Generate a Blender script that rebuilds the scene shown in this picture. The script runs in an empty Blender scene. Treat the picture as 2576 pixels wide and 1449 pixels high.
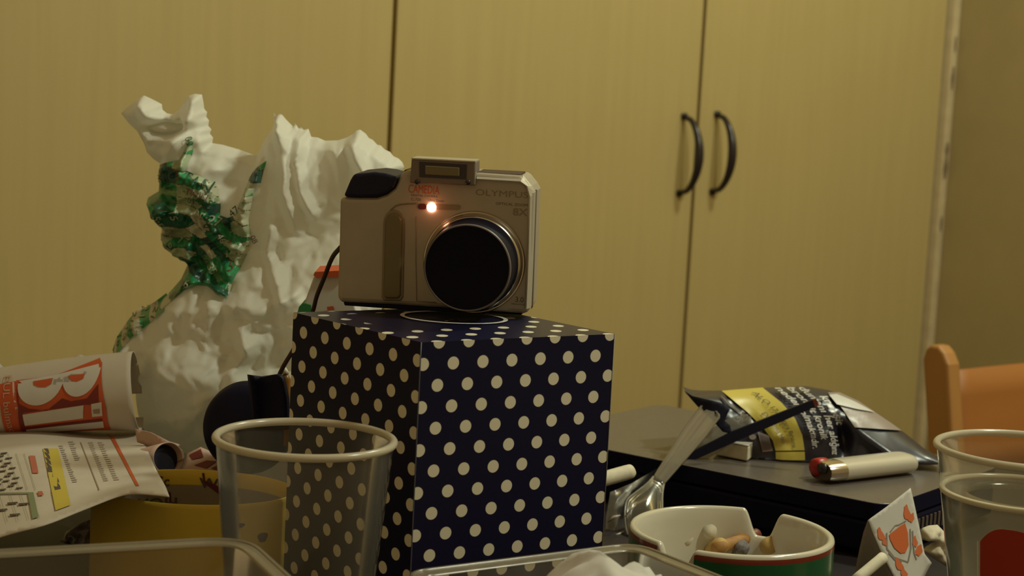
import bpy, bmesh, math, random
import numpy as np
from mathutils import Vector, Matrix, geometry

S = bpy.context.scene
C = S.collection
R = math.radians
random.seed(7)

# ------------------------------------------------------------------ camera, world, lamps, exposure
FPX, PITCH, ROLL, EYE = 5000.0, R(7.3), R(3.0), 0.311      # focal length in px of a 2576 px frame; table top is z = 0
_r0 = np.array([1, 0, 0.]); _u0 = np.array([0, math.sin(PITCH), math.cos(PITCH)])
FWD = np.array([0, math.cos(PITCH), -math.sin(PITCH)])
RGT = _r0*math.cos(ROLL) + _u0*math.sin(ROLL)
UPV = -_r0*math.sin(ROLL) + _u0*math.cos(ROLL)
cd = bpy.data.cameras.new('camera'); co = bpy.data.objects.new('camera', cd); C.objects.link(co)
mw = Matrix.Identity(4)
for i in range(3):
    mw[i][0], mw[i][1], mw[i][2] = RGT[i], UPV[i], -FWD[i]
mw[2][3] = EYE
co.matrix_world = mw
cd.sensor_width = 36.0; cd.lens = FPX/2576*36.0
cd.clip_start = 0.05; cd.clip_end = 30
cd.dof.use_dof = True; cd.dof.focus_distance = 1.07; cd.dof.aperture_fstop = 17.0
S.camera = co

S.view_settings.view_transform = 'Standard'; S.view_settings.look = 'None'
S.view_settings.exposure = 0.0; S.view_settings.gamma = 1.0; S.view_settings.use_curve_mapping = False

W = bpy.data.worlds.new('room_light'); S.world = W; W.use_nodes = True
W.node_tree.nodes['Background'].inputs[0].default_value = (1.0, 0.70, 0.31, 1)
W.node_tree.nodes['Background'].inputs[1].default_value = 0.25

def lamp(name, loc, power, size, col=(0.94, 1.0, 0.77)):
    l = bpy.data.lights.new(name, 'POINT'); l.energy = power; l.shadow_soft_size = size; l.color = col
    o = bpy.data.objects.new(name, l); C.objects.link(o); o.location = loc
    return o
lamp('ceiling_bulb', (0.70, 1.78, 1.22), 25, 0.06)
lamp('ceiling_bulb', (0.82, 0.94, 1.18), 29, 0.06)

# ------------------------------------------------------------------ helpers
def ray(x, y):
    return FWD + (x-1288)/FPX*RGT - (y-724.5)/FPX*UPV
def atz(x, y, z):                      # the point of height z seen at a pixel
    d = ray(x, y); return np.array([0, 0, EYE]) + d*((z-EYE)/d[2])
def aty(x, y, Y):                      # the point at distance Y seen at a pixel
    d = ray(x, y); return np.array([0, 0, EYE]) + d*(Y/d[1])

def thing(name, label, cat, loc=(0, 0, 0), group=None):
    o = bpy.data.objects.new(name, None); C.objects.link(o)
    o.location = tuple(float(v) for v in loc); o.empty_display_size = 0.02
    return tag(o, label, cat, group)
def tag(o, label, cat, group=None, kind=None):
    o['label'] = label; o['category'] = cat
    if group: o['group'] = group
    if kind: o['kind'] = kind
    return o

class MB:
    def __init__(self): self.v = []; self.f = []; self.m = []
    def add(self, vs, fs, mi=0):
        n = len(self.v); self.v += [tuple(float(c) for c in p) for p in vs]
        self.f += [tuple(n+i for i in f) for f in fs]; self.m += [mi]*len(fs)
        return self
    def box(self, lo, hi, M=None, mi=0):
        vs = [Vector((x, y, z)) for z in (lo[2], hi[2]) for y in (lo[1], hi[1]) for x in (lo[0], hi[0])]
        if M is not None: vs = [M @ p for p in vs]
        return self.add(vs, [(0, 2, 3, 1), (4, 5, 7, 6), (0, 1, 5, 4), (2, 6, 7, 3), (0, 4, 6, 2), (1, 3, 7, 5)], mi)
    def prism(self, pts, a, b, M=None, mi=0):       # outline in x,z; from y=a to y=b
        n = len(pts)
        vs = [Vector((p[0], a, p[1])) for p in pts] + [Vector((p[0], b, p[1])) for p in pts]
        if M is not None: vs = [M @ p for p in vs]
        return self.add(vs, [tuple(range(n)), tuple(range(2*n-1, n-1, -1))] + [(i, i+n, (i+1) % n+n, (i+1) % n) for i in range(n)], mi)
    def lathe(self, prof, seg=64, M=None, mi=0, closed=False, cap=(False, False)):
        vs, fs = [], []; k = len(prof)
        for j in range(seg):
            a = 2*math.pi*j/seg
            for (r, z) in prof: vs.append(Vector((r*math.cos(a), r*math.sin(a), z)))
        for j in range(seg):
            j2 = (j+1) % seg
            for i in range(k if closed else k-1):
                i2 = (i+1) % k
                fs.append((j*k+i, j2*k+i, j2*k+i2, j*k+i2))
        if cap[0]: fs.append(tuple(j*k for j in range(seg))[::-1])
        if cap[1]: fs.append(tuple(j*k+k-1 for j in range(seg)))
        if M is not None: vs = [M @ p for p in vs]
        return self.add(vs, fs, mi)
    def tube(self, pts, rad, seg=10, closed=False, cap=True, mi=0, flat=None):
        pts = [Vector(p) for p in pts]; n = len(pts); vs, fs = [], []
        up = None
        for i, p in enumerate(pts):
            a = pts[(i-1) % n] if (closed or i > 0) else p
            b = pts[(i+1) % n] if (closed or i < n-1) else p
            t = (b-a).normalized()
            if up is None:
                up = Vector((0, 0, 1)) if abs(t.z) < .9 else Vector((1, 0, 0))
            s = t.cross(up).normalized(); up = s.cross(t).normalized()
            r = rad[i] if isinstance(rad, (list, tuple)) else rad
            for k in range(seg):
                a2 = 2*math.pi*k/seg
                vs.append(p + s*math.cos(a2)*r + up*math.sin(a2)*r*(flat or 1))
        for i in range(n if closed else n-1):
            i2 = (i+1) % n
            for k in range(seg):
                k2 = (k+1) % seg
                fs.append((i*seg+k, i*seg+k2, i2*seg+k2, i2*seg+k))
        if cap and not closed:
            fs.append(tuple(range(seg))[::-1]); fs.append(tuple((n-1)*seg+k for k in range(seg)))
        return self.add(vs, fs, mi)
    def grid(self, fn, nu, nv, closed_u=False, mi=0):
        vs = [fn(i/(nu if closed_u else nu-1), j/(nv-1)) for i in range(nu) for j in range(nv)]
        fs = [(i*nv+j, ((i+1) % nu)*nv+j, ((i+1) % nu)*nv+j+1, i*nv+j+1) for i in range(nu if closed_u else nu-1) for j in range(nv-1)]
        return self.add(vs, fs, mi)
    def build(self, name, mat, parent=None, smooth=True, bevel=0, bseg=2, solid=0, sub=0, recalc=True, sharp=None, uv=None):
        me = bpy.data.meshes.new(name)
        off = parent_world(parent)
        me.from_pydata([(p[0]-off[0], p[1]-off[1], p[2]-off[2]) for p in self.v], [], self.f)
        for m in (mat if isinstance(mat, (list, tuple)) else [mat]): me.materials.append(m)
        for p, mi in zip(me.polygons, self.m):
            p.material_index = mi
        if uv is not None:
            l = me.uv_layers.new(name='UVMap')
            for p in me.polygons:
                for li in p.loop_indices: l.data[li].uv = uv[me.loops[li].vertex_index]
        if recalc:
            bm = bmesh.new(); bm.from_mesh(me); bmesh.ops.recalc_face_normals(bm, faces=bm.faces); bm.to_mesh(me); bm.free()
        for p in me.polygons: p.use_smooth = smooth
        if sharp: me.set_sharp_from_angle(angle=R(sharp))
        o = bpy.data.objects.new(name, me); C.objects.link(o)
        if parent is not None: o.parent = parent
        if bevel:
            b = o.modifiers.new('bevel', 'BEVEL'); b.width = bevel; b.segments = bseg; b.limit_method = 'ANGLE'; b.angle_limit = R(40); b.harden_normals = False
        if solid:
            s = o.modifiers.new('thickness', 'SOLIDIFY'); s.thickness = solid; s.offset = 0
        if sub:
            s = o.modifiers.new('smooth', 'SUBSURF'); s.levels = sub; s.render_levels = sub
        return o

def parent_world(o):
    v = Vector((0, 0, 0))
    while o is not None: v += o.location; o = o.parent
    return v

def structure(o): o['kind'] = 'structure'; return o

def smoothline(pts, n=8):                # Catmull-Rom through points
    P = [np.array(p, float) for p in pts]; out = []
    for i in range(len(P)-1):
        a = P[i-1] if i else 2*P[0]-P[1]; b, c = P[i], P[i+1]; d = P[i+2] if i+2 < len(P) else 2*P[-1]-P[-2]
        for k in range(n):
            t = k/n
            out.append(.5*((2*b)+(c-a)*t+(2*a-5*b+4*c-d)*t*t+(3*b-a-3*c+d)*t**3))
    return out + [P[-1]]

def inside(P, poly):
    x, y = P[:, 0], P[:, 1]; r = np.zeros(len(P), bool); n = len(poly)
    for i in range(n):
        x1, y1 = poly[i]; x2, y2 = poly[(i+1) % n]
        c = ((y1 > y) != (y2 > y)) & (x < (x2-x1)*(y-y1)/((y2-y1) or 1e-12)+x1)
        r ^= c
    return r
def edge_dist(P, poly):
    d = np.full(len(P), 1e9); n = len(poly)
    for i in range(n):
        a = np.array(poly[i], float); b = np.array(poly[(i+1) % n], float); ab = b-a
        t = np.clip(((P-a) @ ab)/max(ab @ ab, 1e-12), 0, 1)
        d = np.minimum(d, np.linalg.norm(P-(a+t[:, None]*ab), axis=1))
    return d
def fill(poly, step, seed=1):            # an outline filled with a fine triangle net: points, faces, outline length
    rng = np.random.RandomState(seed)
    B = []
    n = len(poly)
    for i in range(n):
        a = np.array(poly[i], float); b = np.array(poly[(i+1) % n], float)
        k = max(1, int(round(np.linalg.norm(b-a)/step)))
        B += [a+(b-a)*j/k for j in range(k)]
    lo = np.min(B, axis=0); hi = np.max(B, axis=0)
    gx, gy = np.meshgrid(np.arange(lo[0], hi[0], step), np.arange(lo[1], hi[1], step*.87))
    gx[1::2] += step/2
    P = np.stack([gx.ravel(), gy.ravel()], 1) + rng.uniform(-.12, .12, (gx.size, 2))*step
    P = P[inside(P, B)]
    P = P[edge_dist(P, B) > .55*step]
    vs = [Vector(p) for p in B] + [Vector(p) for p in P]
    r = geometry.delaunay_2d_cdt(vs, [], [list(range(len(B)))], 1, 1e-6)
    V = np.array([[v.x, v.y] for v in r[0]]); F = [tuple(f) for f in r[2]]
    return V, F, [np.array(b) for b in B]

def _hash(i, j, s):
    v = np.sin(i*127.1+j*311.7+s*74.7)*43758.5453
    return v-np.floor(v)
def facets(x, y, sx, sy, ang=0, seed=0, warp=.3):      # flat facets meeting in straight creases, like crumpled paper
    c, s = math.cos(ang), math.sin(ang)
    u = (x*c+y*s)/sx; v = (-x*s+y*c)/sy
    u = u+warp*np.sin(v*1.7+seed)+.5*warp*np.sin(v*3.9+seed*2.1); v = v+warp*np.sin(u*1.9+seed*1.3)
    k = (u+v)*.366025; i = np.floor(u+k); j = np.floor(v+k)
    t = (i+j)*.211325; x0 = u-(i-t); y0 = v-(j-t)
    up = x0 > y0
    fu = u+k-i; fv = v+k-j
    a = _hash(i, j, seed); b = np.where(fu > fv, _hash(i+1, j, seed), _hash(i, j+1, seed)); d = _hash(i+1, j+1, seed)
    m = np.maximum(fu, fv); n = np.minimum(fu, fv)
    return a*(1-m)+b*(m-n)+d*n

# ------------------------------------------------------------------ materials
def nt(m): m.use_nodes = True; return m.node_tree, m.node_tree.nodes, m.node_tree.links
def mat(name, col, rough=.5, metal=0, spec=.5, vary=0, scale=30, coat=0, bump=0, bscale=200, trans=0, emit=None, estr=0, stretch=None):
    m = bpy.data.materials.new(name); t, n, l = nt(m); b = n['Principled BSDF']
    b.inputs['Base Color'].default_value = (*col, 1); b.inputs['Roughness'].default_value = rough
    b.inputs['Metallic'].default_value = metal; b.inputs['Specular IOR Level'].default_value = spec
    if coat: b.inputs['Coat Weight'].default_value = coat; b.inputs['Coat Roughness'].default_value = .08
    if emit: b.inputs['Emission Color'].default_value = (*emit, 1); b.inputs['Emission Strength'].default_value = estr
    if vary or bump:
        tc = n.new('ShaderNodeTexCoord'); mp = n.new('ShaderNodeMapping'); l.new(tc.outputs['Object'], mp.inputs[0])
        if stretch: mp.inputs['Scale'].default_value = stretch
    if vary:
        x = n.new('ShaderNodeTexNoise'); x.inputs['Scale'].default_value = scale; x.inputs['Detail'].default_value = 5
        l.new(mp.outputs[0], x.inputs['Vector'])
        r = n.new('ShaderNodeValToRGB')
        r.color_ramp.elements[0].position = .3; r.color_ramp.elements[1].position = .7
        r.color_ramp.elements[0].color = (*[c*(1-vary) for c in col], 1); r.color_ramp.elements[1].color = (*[min(1, c*(1+vary)) for c in col], 1)
        l.new(x.outputs['Fac'], r.inputs[0]); l.new(r.outputs[0], b.inputs['Base Color'])
    if bump:
        x = n.new('ShaderNodeTexNoise'); x.inputs['Scale'].default_value = bscale; x.inputs['Detail'].default_value = 3
        l.new(mp.outputs[0], x.inputs['Vector'])
        bn = n.new('ShaderNodeBump'); bn.inputs['Strength'].default_value = bump; bn.inputs['Distance'].default_value = .001
        l.new(x.outputs['Fac'], bn.inputs['Height']); l.new(bn.outputs[0], b.inputs['Normal'])
    if trans:                            # thin sheet that lets light through
        tr = n.new('ShaderNodeBsdfTranslucent'); tr.inputs[0].default_value = (*col, 1)
        mx = n.new('ShaderNodeMixShader'); mx.inputs[0].default_value = trans
        l.new(b.outputs[0], mx.inputs[1]); l.new(tr.outputs[0], mx.inputs[2])
        l.new(mx.outputs[0], n['Material Output'].inputs[0])
    return m
def clear(name, tint=(.93, .93, .9), haze=.06, hcol=(.8, .8, .75), rough=.08, ior=1.45):    # thin clear plastic: passes light, reflects by Fresnel, faintly milky
    m = bpy.data.materials.new(name); t, n, l = nt(m); n.remove(n['Principled BSDF'])
    tp = n.new('ShaderNodeBsdfTransparent'); tp.inputs[0].default_value = (*tint, 1)
    gl = n.new('ShaderNodeBsdfGlossy'); gl.inputs[0].default_value = (1, 1, 1, 1); gl.inputs['Roughness'].default_value = rough
    df = n.new('ShaderNodeBsdfDiffuse'); df.inputs[0].default_value = (*hcol, 1)
    tl = n.new('ShaderNodeBsdfTranslucent'); tl.inputs[0].default_value = (*hcol, 1)
    hz = n.new('ShaderNodeMixShader'); hz.inputs[0].default_value = .5; l.new(df.outputs[0], hz.inputs[1]); l.new(tl.outputs[0], hz.inputs[2])
    a = n.new('ShaderNodeMixShader'); a.inputs[0].default_value = haze; l.new(tp.outputs[0], a.inputs[1]); l.new(hz.outputs[0], a.inputs[2])
    fr = n.new('ShaderNodeFresnel'); fr.inputs[0].default_value = ior
    b = n.new('ShaderNodeMixShader'); l.new(fr.outputs[0], b.inputs[0]); l.new(a.outputs[0], b.inputs[1]); l.new(gl.outputs[0], b.inputs[2])
    l.new(b.outputs[0], n['Material Output'].inputs[0])
    return m

def wood(name, a, b, axis=2, scale=9, rough=.5):
    m = bpy.data.materials.new(name); t, n, l = nt(m); bs = n['Principled BSDF']; bs.inputs['Roughness'].default_value = rough
    tc = n.new('ShaderNodeTexCoord'); mp = n.new('ShaderNodeMapping'); l.new(tc.outputs['Object'], mp.inputs[0])
    sc = [9., 9., 9.]; sc[axis] = .35; mp.inputs['Scale'].default_value = sc
    x = n.new('ShaderNodeTexNoise'); x.inputs['Scale'].default_value = scale; x.inputs['Detail'].default_value = 6; x.inputs['Distortion'].default_value = .6
    l.new(mp.outputs[0], x.inputs['Vector'])
    r = n.new('ShaderNodeValToRGB'); r.color_ramp.elements[0].position = .35; r.color_ramp.elements[1].position = .65
    r.color_ramp.elements[0].color = (*a, 1); r.color_ramp.elements[1].color = (*b, 1)
    l.new(x.outputs['Fac'], r.inputs[0]); l.new(r.outputs[0], bs.inputs['Base Color'])
    return m

INK = (.010, .010, .030)
m_door = wood('birch_veneer', (.475, .36, .142), (.50, .38, .152), 2, 11, .6)
m_carc = mat('wardrobe_side', (.50, .38, .19), .6)
m_dark = mat('plinth_board', (.16, .11, .05), .8)
m_wall = mat('olive_wall_paint', (.35, .262, .108), .85, vary=.06, scale=12)
m_caulk = mat('caulk', (.52, .41, .23), .8, vary=.08, scale=60)
m_chip = mat('chipped_dark', (.18, .12, .06), .9)
m_floor = mat('floor_boards', (.22, .14, .08), .6, vary=.2, scale=6)
m_table = mat('dark_table', (.020, .015, .018), .48, spec=.22, vary=.2, scale=20)
m_tleg = mat('table_leg_dark', (.03, .022, .02), .5)
m_bronze = mat('dark_bronze', (.022, .015, .016), .3, spec=.6)
m_silver = mat('silver_paint', (.42, .37, .295), .42, metal=.25, spec=.5, vary=.04, scale=80)
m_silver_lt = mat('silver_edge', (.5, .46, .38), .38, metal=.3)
m_flashbody = mat('flash_housing', (.20, .155, .125), .45, metal=.2)
m_black = mat('black_plastic', (.008, .008, .030), .5, spec=.15)
m_grip = mat('black_grip', (.009, .009, .030), .5, spec=.25, bump=.2, bscale=900)
m_lensglass = mat('lens_front', (.006, .006, .016), .4, spec=.1)
m_lensedge = mat('lens_rim_grey', (.17, .14, .14), .4)
m_chrome = mat('satin_chrome', (.62, .55, .46), .22, metal=1)
m_recess = mat('grip_slot', (.16, .125, .05), .25, spec=.6)
m_flash = mat('flash_lens', (.17, .135, .06), .25, spec=.6)
m_flashdark = mat('flash_well', (.035, .026, .028), .4)
m_led = mat('led_glow', (1, .5, .3), .4, emit=(1, .62, .38), estr=9)
m_ledslot = mat('led_window_red', (.09, .006, .006), .2)
m_red = mat('red_print', (.42, .045, .015), .5)
m_dkred = mat('dark_red_line', (.16, .03, .012), .45)
m_greyink = mat('grey_ink', (.13, .10, .08), .5)
m_emboss = mat('embossed_silver', (.25, .20, .135), .4, metal=.3)
m_cord = mat('brown_black_cord', (.045, .018, .013), .6)
m_white = mat('white_ink', (.62, .60, .56), .5)
m_paper = mat('newsprint', (.62, .55, .46), .8, vary=.05, scale=40, trans=.12)
m_paperw = mat('white_paper', (.68, .65, .60), .75, vary=.04, scale=60, trans=.15)
m_orange = mat('orange_red_print', (.52, .085, .02), .6)
m_deep = mat('deep_red_print', (.17, .014, .008), .6)
m_yellowp = mat('yellow_print', (.55, .43, .06), .6)
m_greenp = mat('grey_green_print', (.20, .24, .14), .6)
m_textgrey = mat('text_grey', (.30, .23, .18), .7)
m_textdark = mat('text_dark', (.085, .06, .05), .7)
m_pink = mat('pink_paper', (.50, .34, .27), .8)
m_bag = mat('white_bag_film', (.88, .87, .80), .5, spec=.4, trans=.38)
m_yellow = mat('yellow_tub', (.72, .52, .055), .5, vary=.08, scale=25)
m_brownspot = mat('brown_stain', (.08, .03, .012), .6)
m_liner = mat('grey_paper_liner', (.26, .22, .18), .7, vary=.08, scale=40)
m_purple = mat('dark_magenta_print', (.11, .008, .03), .6)
m_green = mat('green_glaze', (.018, .12, .042), .25, coat=.4, vary=.25, scale=35)
m_glaze = mat('white_glaze', (.62, .58, .48), .18, coat=.5)
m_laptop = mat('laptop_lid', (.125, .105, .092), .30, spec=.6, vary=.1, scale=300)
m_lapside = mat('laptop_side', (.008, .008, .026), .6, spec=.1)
m_pouch = mat('black_pouch_foil', (.020, .019, .034), .30, spec=.6)
m_pouchy = mat('pouch_yellow', (.60, .49, .09), .38)
m_pouchgrey = mat('pouch_photo_grey', (.30, .24, .22), .35)
m_pouchwhite = mat('pouch_white', (.62, .60, .58), .4)
m_lighter = mat('lighter_cream', (.58, .53, .43), .3, coat=.3)
m_metal = mat('lighter_metal', (.62, .55, .45), .22, metal=1)
m_redplastic = mat('red_plastic', (.38, .012, .008), .35)
m_tan = mat('filter_tan', (.42, .21, .06), .7, vary=.2, scale=150)
m_cig = mat('cigarette_paper', (.66, .60, .46), .75, vary=.08, scale=200)
m_ash = mat('ash', (.20, .18, .18), .9, vary=.5, scale=400)
m_charred = mat('charred_end', (.02, .018, .02), .9)
m_chairside = mat('chair_wood', (.42, .20, .055), .5, vary=.12, scale=14, stretch=(1, 1, .2))
m_chairrail = mat('chair_rail_wood', (.36, .135, .03), .5, vary=.12, scale=14, stretch=(.2, .2, 1))
m_cup = clear('clear_cup', (.94, .93, .89), .075, (.75, .70, .58), .12, 1.27)
m_cup2 = clear('smoky_clear_cup', (.86, .83, .74), .12, (.72, .66, .5), .12, 1.3)
m_rim = mat('clear_rim_milky', (.70, .63, .49), .22, spec=.6, trans=.35)
m_tray = clear('clear_tray', (.82, .78, .68), .16, (.62, .54, .42), .18, 1.42)
m_trayrim = clear('clear_tray_rim', (.78, .72, .60), .42, (.66, .58, .44), .2, 1.45)
m_spoon = clear('clear_cutlery', (.9, .88, .8), .5, (.9, .84, .7), .14, 1.48)
m_wrap = clear('cellophane', (.62, .62, .62), .68, (.42, .40, .37), .3, 1.4)
m_stick = mat('black_stick', (.012, .012, .026), .5, spec=.2)
m_food = mat('food_scraps', (.26, .21, .16), .7, vary=.5, scale=80)

# bag print: pale and green bars of a printed tape, colour stored per bar
m_print = bpy.data.materials.new('green_tape_print'); _t, _n, _l = nt(m_print)
_a = _n.new('ShaderNodeAttribute'); _a.attribute_name = 'ink'; _b = _n['Principled BSDF']; _b.inputs['Roughness'].default_value = .35
_l.new(_a.outputs['Color'], _b.inputs['Base Color'])

def dots_material():
    m = bpy.data.materials.new('navy_polka_dot_card'); t, n, l = nt(m); b = n['Principled BSDF']
    uv = n.new('ShaderNodeUVMap'); sx = n.new('ShaderNodeSeparateXYZ'); l.new(uv.outputs[0], sx.inputs[0])
    def math_(op, a, b_=None, c=None):
        k = n.new('ShaderNodeMath'); k.operation = op
        for i, v in enumerate((a, b_, c)):
            if v is None: continue
            if isinstance(v, (int, float)): k.inputs[i].default_value = v
            else: l.new(v, k.inputs[i])
        return k.outputs[0]
    # uv is in lattice units: dots at whole numbers with u+v even
    fu = math_('FLOOR', math_('MULTIPLY', math_('ADD', sx.outputs[0], sx.outputs[1]), .5))
    s = math_('MULTIPLY', math_('ADD', sx.outputs[0], sx.outputs[1]), .5); d = math_('MULTIPLY', math_('SUBTRACT', sx.outputs[0], sx.outputs[1]), .5)
    fs = math_('SUBTRACT', s, math_('ROUND', s)); fd = math_('SUBTRACT', d, math_('ROUND', d))
    dx = math_('ADD', fs, fd); dy = math_('SUBTRACT', fs, fd)
    asp = n.new('ShaderNodeAttribute'); asp.attribute_name = 'cell'
    ax = n.new('ShaderNodeSeparateXYZ'); l.new(asp.outputs['Vector'], ax.inputs[0])
    px = math_('MULTIPLY', dx, ax.outputs[0]); py = math_('MULTIPLY', dy, ax.outputs[1])
    dist = math_('SQRT', math_('ADD', math_('MULTIPLY', px, px), math_('MULTIPLY', py, py)))
    msk = n.new('ShaderNodeMapRange'); msk.interpolation_type = 'SMOOTHSTEP'
    l.new(dist, msk.inputs[0]); msk.inputs[1].default_value = .0030; msk.inputs[2].default_value = .0034; msk.inputs[3].default_value = 1; msk.inputs[4].default_value = 0
    keep = math_('MULTIPLY', msk.outputs[0], ax.outputs[2])
    mix = n.new('ShaderNodeMix'); mix.data_type = 'RGBA'
    l.new(keep, mix.inputs[0]); mix.inputs[6].default_value = (.008, .008, .034, 1); mix.inputs[7].default_value = (.78, .73, .58, 1)
    l.new(mix.outputs[2], b.inputs['Base Color']); b.inputs['Roughness'].default_value = .36; b.inputs['Specular IOR Level'].default_value = .25
    return m
m_dots = dots_material()

# ------------------------------------------------------------------ lettering and printed shapes
def text2d(body, size=1.0, sx=1.0, bold=False):
    cu = bpy.data.curves.new('lettering', 'FONT'); cu.body = body; cu.size = 1; cu.resolution_u = 3
    cu.align_x = 'CENTER'; cu.align_y = 'CENTER'
    if bold: cu.offset = .018
    ob = bpy.data.objects.new('lettering', cu)
    me = bpy.data.meshes.new_from_object(ob)
    bm = bmesh.new(); bm.from_mesh(me)
    for v in bm.verts: v.co = Vector((v.co.x*size*sx, v.co.y*size, 0))
    bpy.data.objects.remove(ob); bpy.data.curves.remove(cu); bpy.data.meshes.remove(me)
    return bm
def poly2d(pts):
    bm = bmesh.new(); bm.faces.new([bm.verts.new((p[0], p[1], 0)) for p in pts]); return bm
def rect2d(w, h): return poly2d([(-w/2, -h/2), (w/2, -h/2), (w/2, h/2), (-w/2, h/2)])
def place(bm, x=0, y=0, ang=0):
    c, s = math.cos(ang), math.sin(ang)
    for v in bm.verts: v.co = Vector((v.co.x*c-v.co.y*s+x, v.co.x*s+v.co.y*c+y, 0))
    return bm
def cut(bm, du=None, dv=None):           # slice so that it can follow a curved surface
    for ax, d in ((0, du), (1, dv)):
        if not d or not bm.verts: continue
        lo = min(v.co[ax] for v in bm.verts); hi = max(v.co[ax] for v in bm.verts)
        k = math.floor(lo/d)+1
        while k*d < hi:
            p = Vector((0, 0, 0)); p[ax] = k*d; nn = Vector((0, 0, 0)); nn[ax] = 1
            bmesh.ops.bisect_plane(bm, geom=bm.verts[:]+bm.edges[:]+bm.faces[:], plane_co=p, plane_no=nn)
            k += 1
    return bm
def decal(name, bms, fn, m, parent, du=None, dv=None):
    mb = MB()
    for bm in (bms if isinstance(bms, list) else [bms]):
        cut(bm, du, dv); bm.verts.index_update()
        mb.add([fn(v.co.x, v.co.y) for v in bm.verts], [tuple(v.index for v in f.verts) for f in bm.faces]); bm.free()
    return mb.build(name, m, parent, smooth=True, recalc=False)

# ------------------------------------------------------------------ the room: floor, walls, wardrobe
FLOOR = -0.75
G0 = np.array(aty(964, 725, 2.12)); G0[2] = 0
T = np.array([.779, .627, 0]); N = np.array([.627, -.779, 0])         # along the wardrobe, and out of its doors
def WP(s, n, z): p = G0+T*s+N*n; return Vector((p[0], p[1], z))
MW = Matrix(((T[0], -N[0], 0, G0[0]), (T[1], -N[1], 0, G0[1]), (0, 0, 1, 0), (0, 0, 0, 1)))   # local x along, y into the wardrobe
DW = .452
ZT = 1.35
wd = thing('wardrobe', 'built-in light birch wardrobe with tall flat doors behind the table', 'wardrobe', WP(0, 0, FLOOR))
b = MB(); b.box((-1.40, .022, FLOOR+.06), (DW*2-.005, .52, ZT+.02), MW); b.build('body', m_carc, wd, smooth=False)
b = MB(); b.box((-1.40, .03, FLOOR), (DW*2-.005, .5, FLOOR+.06), MW); b.build('plinth', m_dark, wd, smooth=False)
def door(s0, s1, hs):
    mb = MB(); mb.box((s0+.0026, 0, FLOOR+.065), (s1-.0026, .019, ZT), MW)
    d = mb.build('door', m_door, wd, smooth=False, bevel=.0016)
    if hs is not None:                       # bow handle: two feet, a flattened arch that swells in the middle
        zc = hs[1]; L = hs[2]/2; pts, rad = [], []
        for k in range(25):
            t = k/24
            n_ = .031*math.sin(math.pi*t)**.43
            pts.append(WP(hs[0], n_ + .001, zc+L-2*L*t)); rad.append(.0032+.0024*math.sin(math.pi*t)**1.3)
        h = MB(); h.tube(pts, rad, 12)
        for e in (1, -1): h.tube([WP(hs[0], 0, zc+e*L), WP(hs[0], .004, zc+e*L)], .0042, 12)
        h.build('handle', m_bronze, d)
    return d
def along(px, py):                           # where a view line meets the door faces
    d = ray(px, py); o = np.array([0, 0, EYE]); t = ((G0-o) @ N)/(d @ N); p = o+d*t
    return (p-G0) @ T, p[2]
hl0 = along(1722, 292); hl1 = along(1703, 486); hr0 = along(1806, 287); hr1 = along(1785, 482)
for k in range(3): door(-DW*(3-k), -DW*(2-k), None)
door(0, DW, ((hl0[0]+hl1[0])/2, (hl0[1]+hl1[1])/2, hl0[1]-hl1[1]))
door(DW, DW*2-.004, ((hr0[0]+hr1[0])/2, (hr0[1]+hr1[1])/2, hr0[1]-hr1[1]))

mb = MB(); mb.box((DW*2-.004, -.012, FLOOR), (DW*2+.009, .30, ZT), MW)
tr = structure(mb.build('trim_1', m_caulk, None, smooth=False, bevel=.003))
for (px, py, w, h) in ((2386, 195, .006, .03), (2365, 375, .007, .02), (2358, 420, .008, .028), (2350, 560, .005, .02), (2378, 110, .004, .02)):
    s, z = along(px, py)
    c = MB(); c.grid(lambda u, v: WP(DW*2+.0005+w*(u-.5)*(1-.5*abs(2*v-1)), .0125+.0016*math.cos((u-.5)*2.6), z+h*(v-.5)), 5, 7)
    c.build('chipped_patch', m_chip, tr)
K = WP(DW*2+.013, 0, 0)
mb = MB(); mb.box((DW*2+.009, -2.3, FLOOR), (DW*2+.09, .52, 1.85), MW); structure(mb.build('wall_right', m_wall, None, smooth=False))
mb = MB(); mb.box((-2.6, .525, FLOOR), (DW*2+.09, .60, 1.85), MW); structure(mb.build('wall_back', m_wall, None, smooth=False))
mb = MB(); mb.box((-2.2, -1.2, FLOOR-.04), (2.6, 4.2, FLOOR)); structure(mb.build('floor', m_floor, None, smooth=False))

# table
tb = thing('table', 'dark table crowded with packaging, cups and papers', 'table', (0, .95, FLOOR))
mb = MB(); mb.box((-.75, .35, -.028), (.75, 1.505, 0)); mb.build('tabletop', m_table, tb, smooth=False, bevel=.003)
for sx in (-.68, .68):
    for sy in (.42, 1.44):
        mb = MB(); mb.box((sx-.025, sy-.025, FLOOR), (sx+.025, sy+.025, -.028)); mb.build('leg', m_tleg, tb, smooth=False, bevel=.003)

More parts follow.
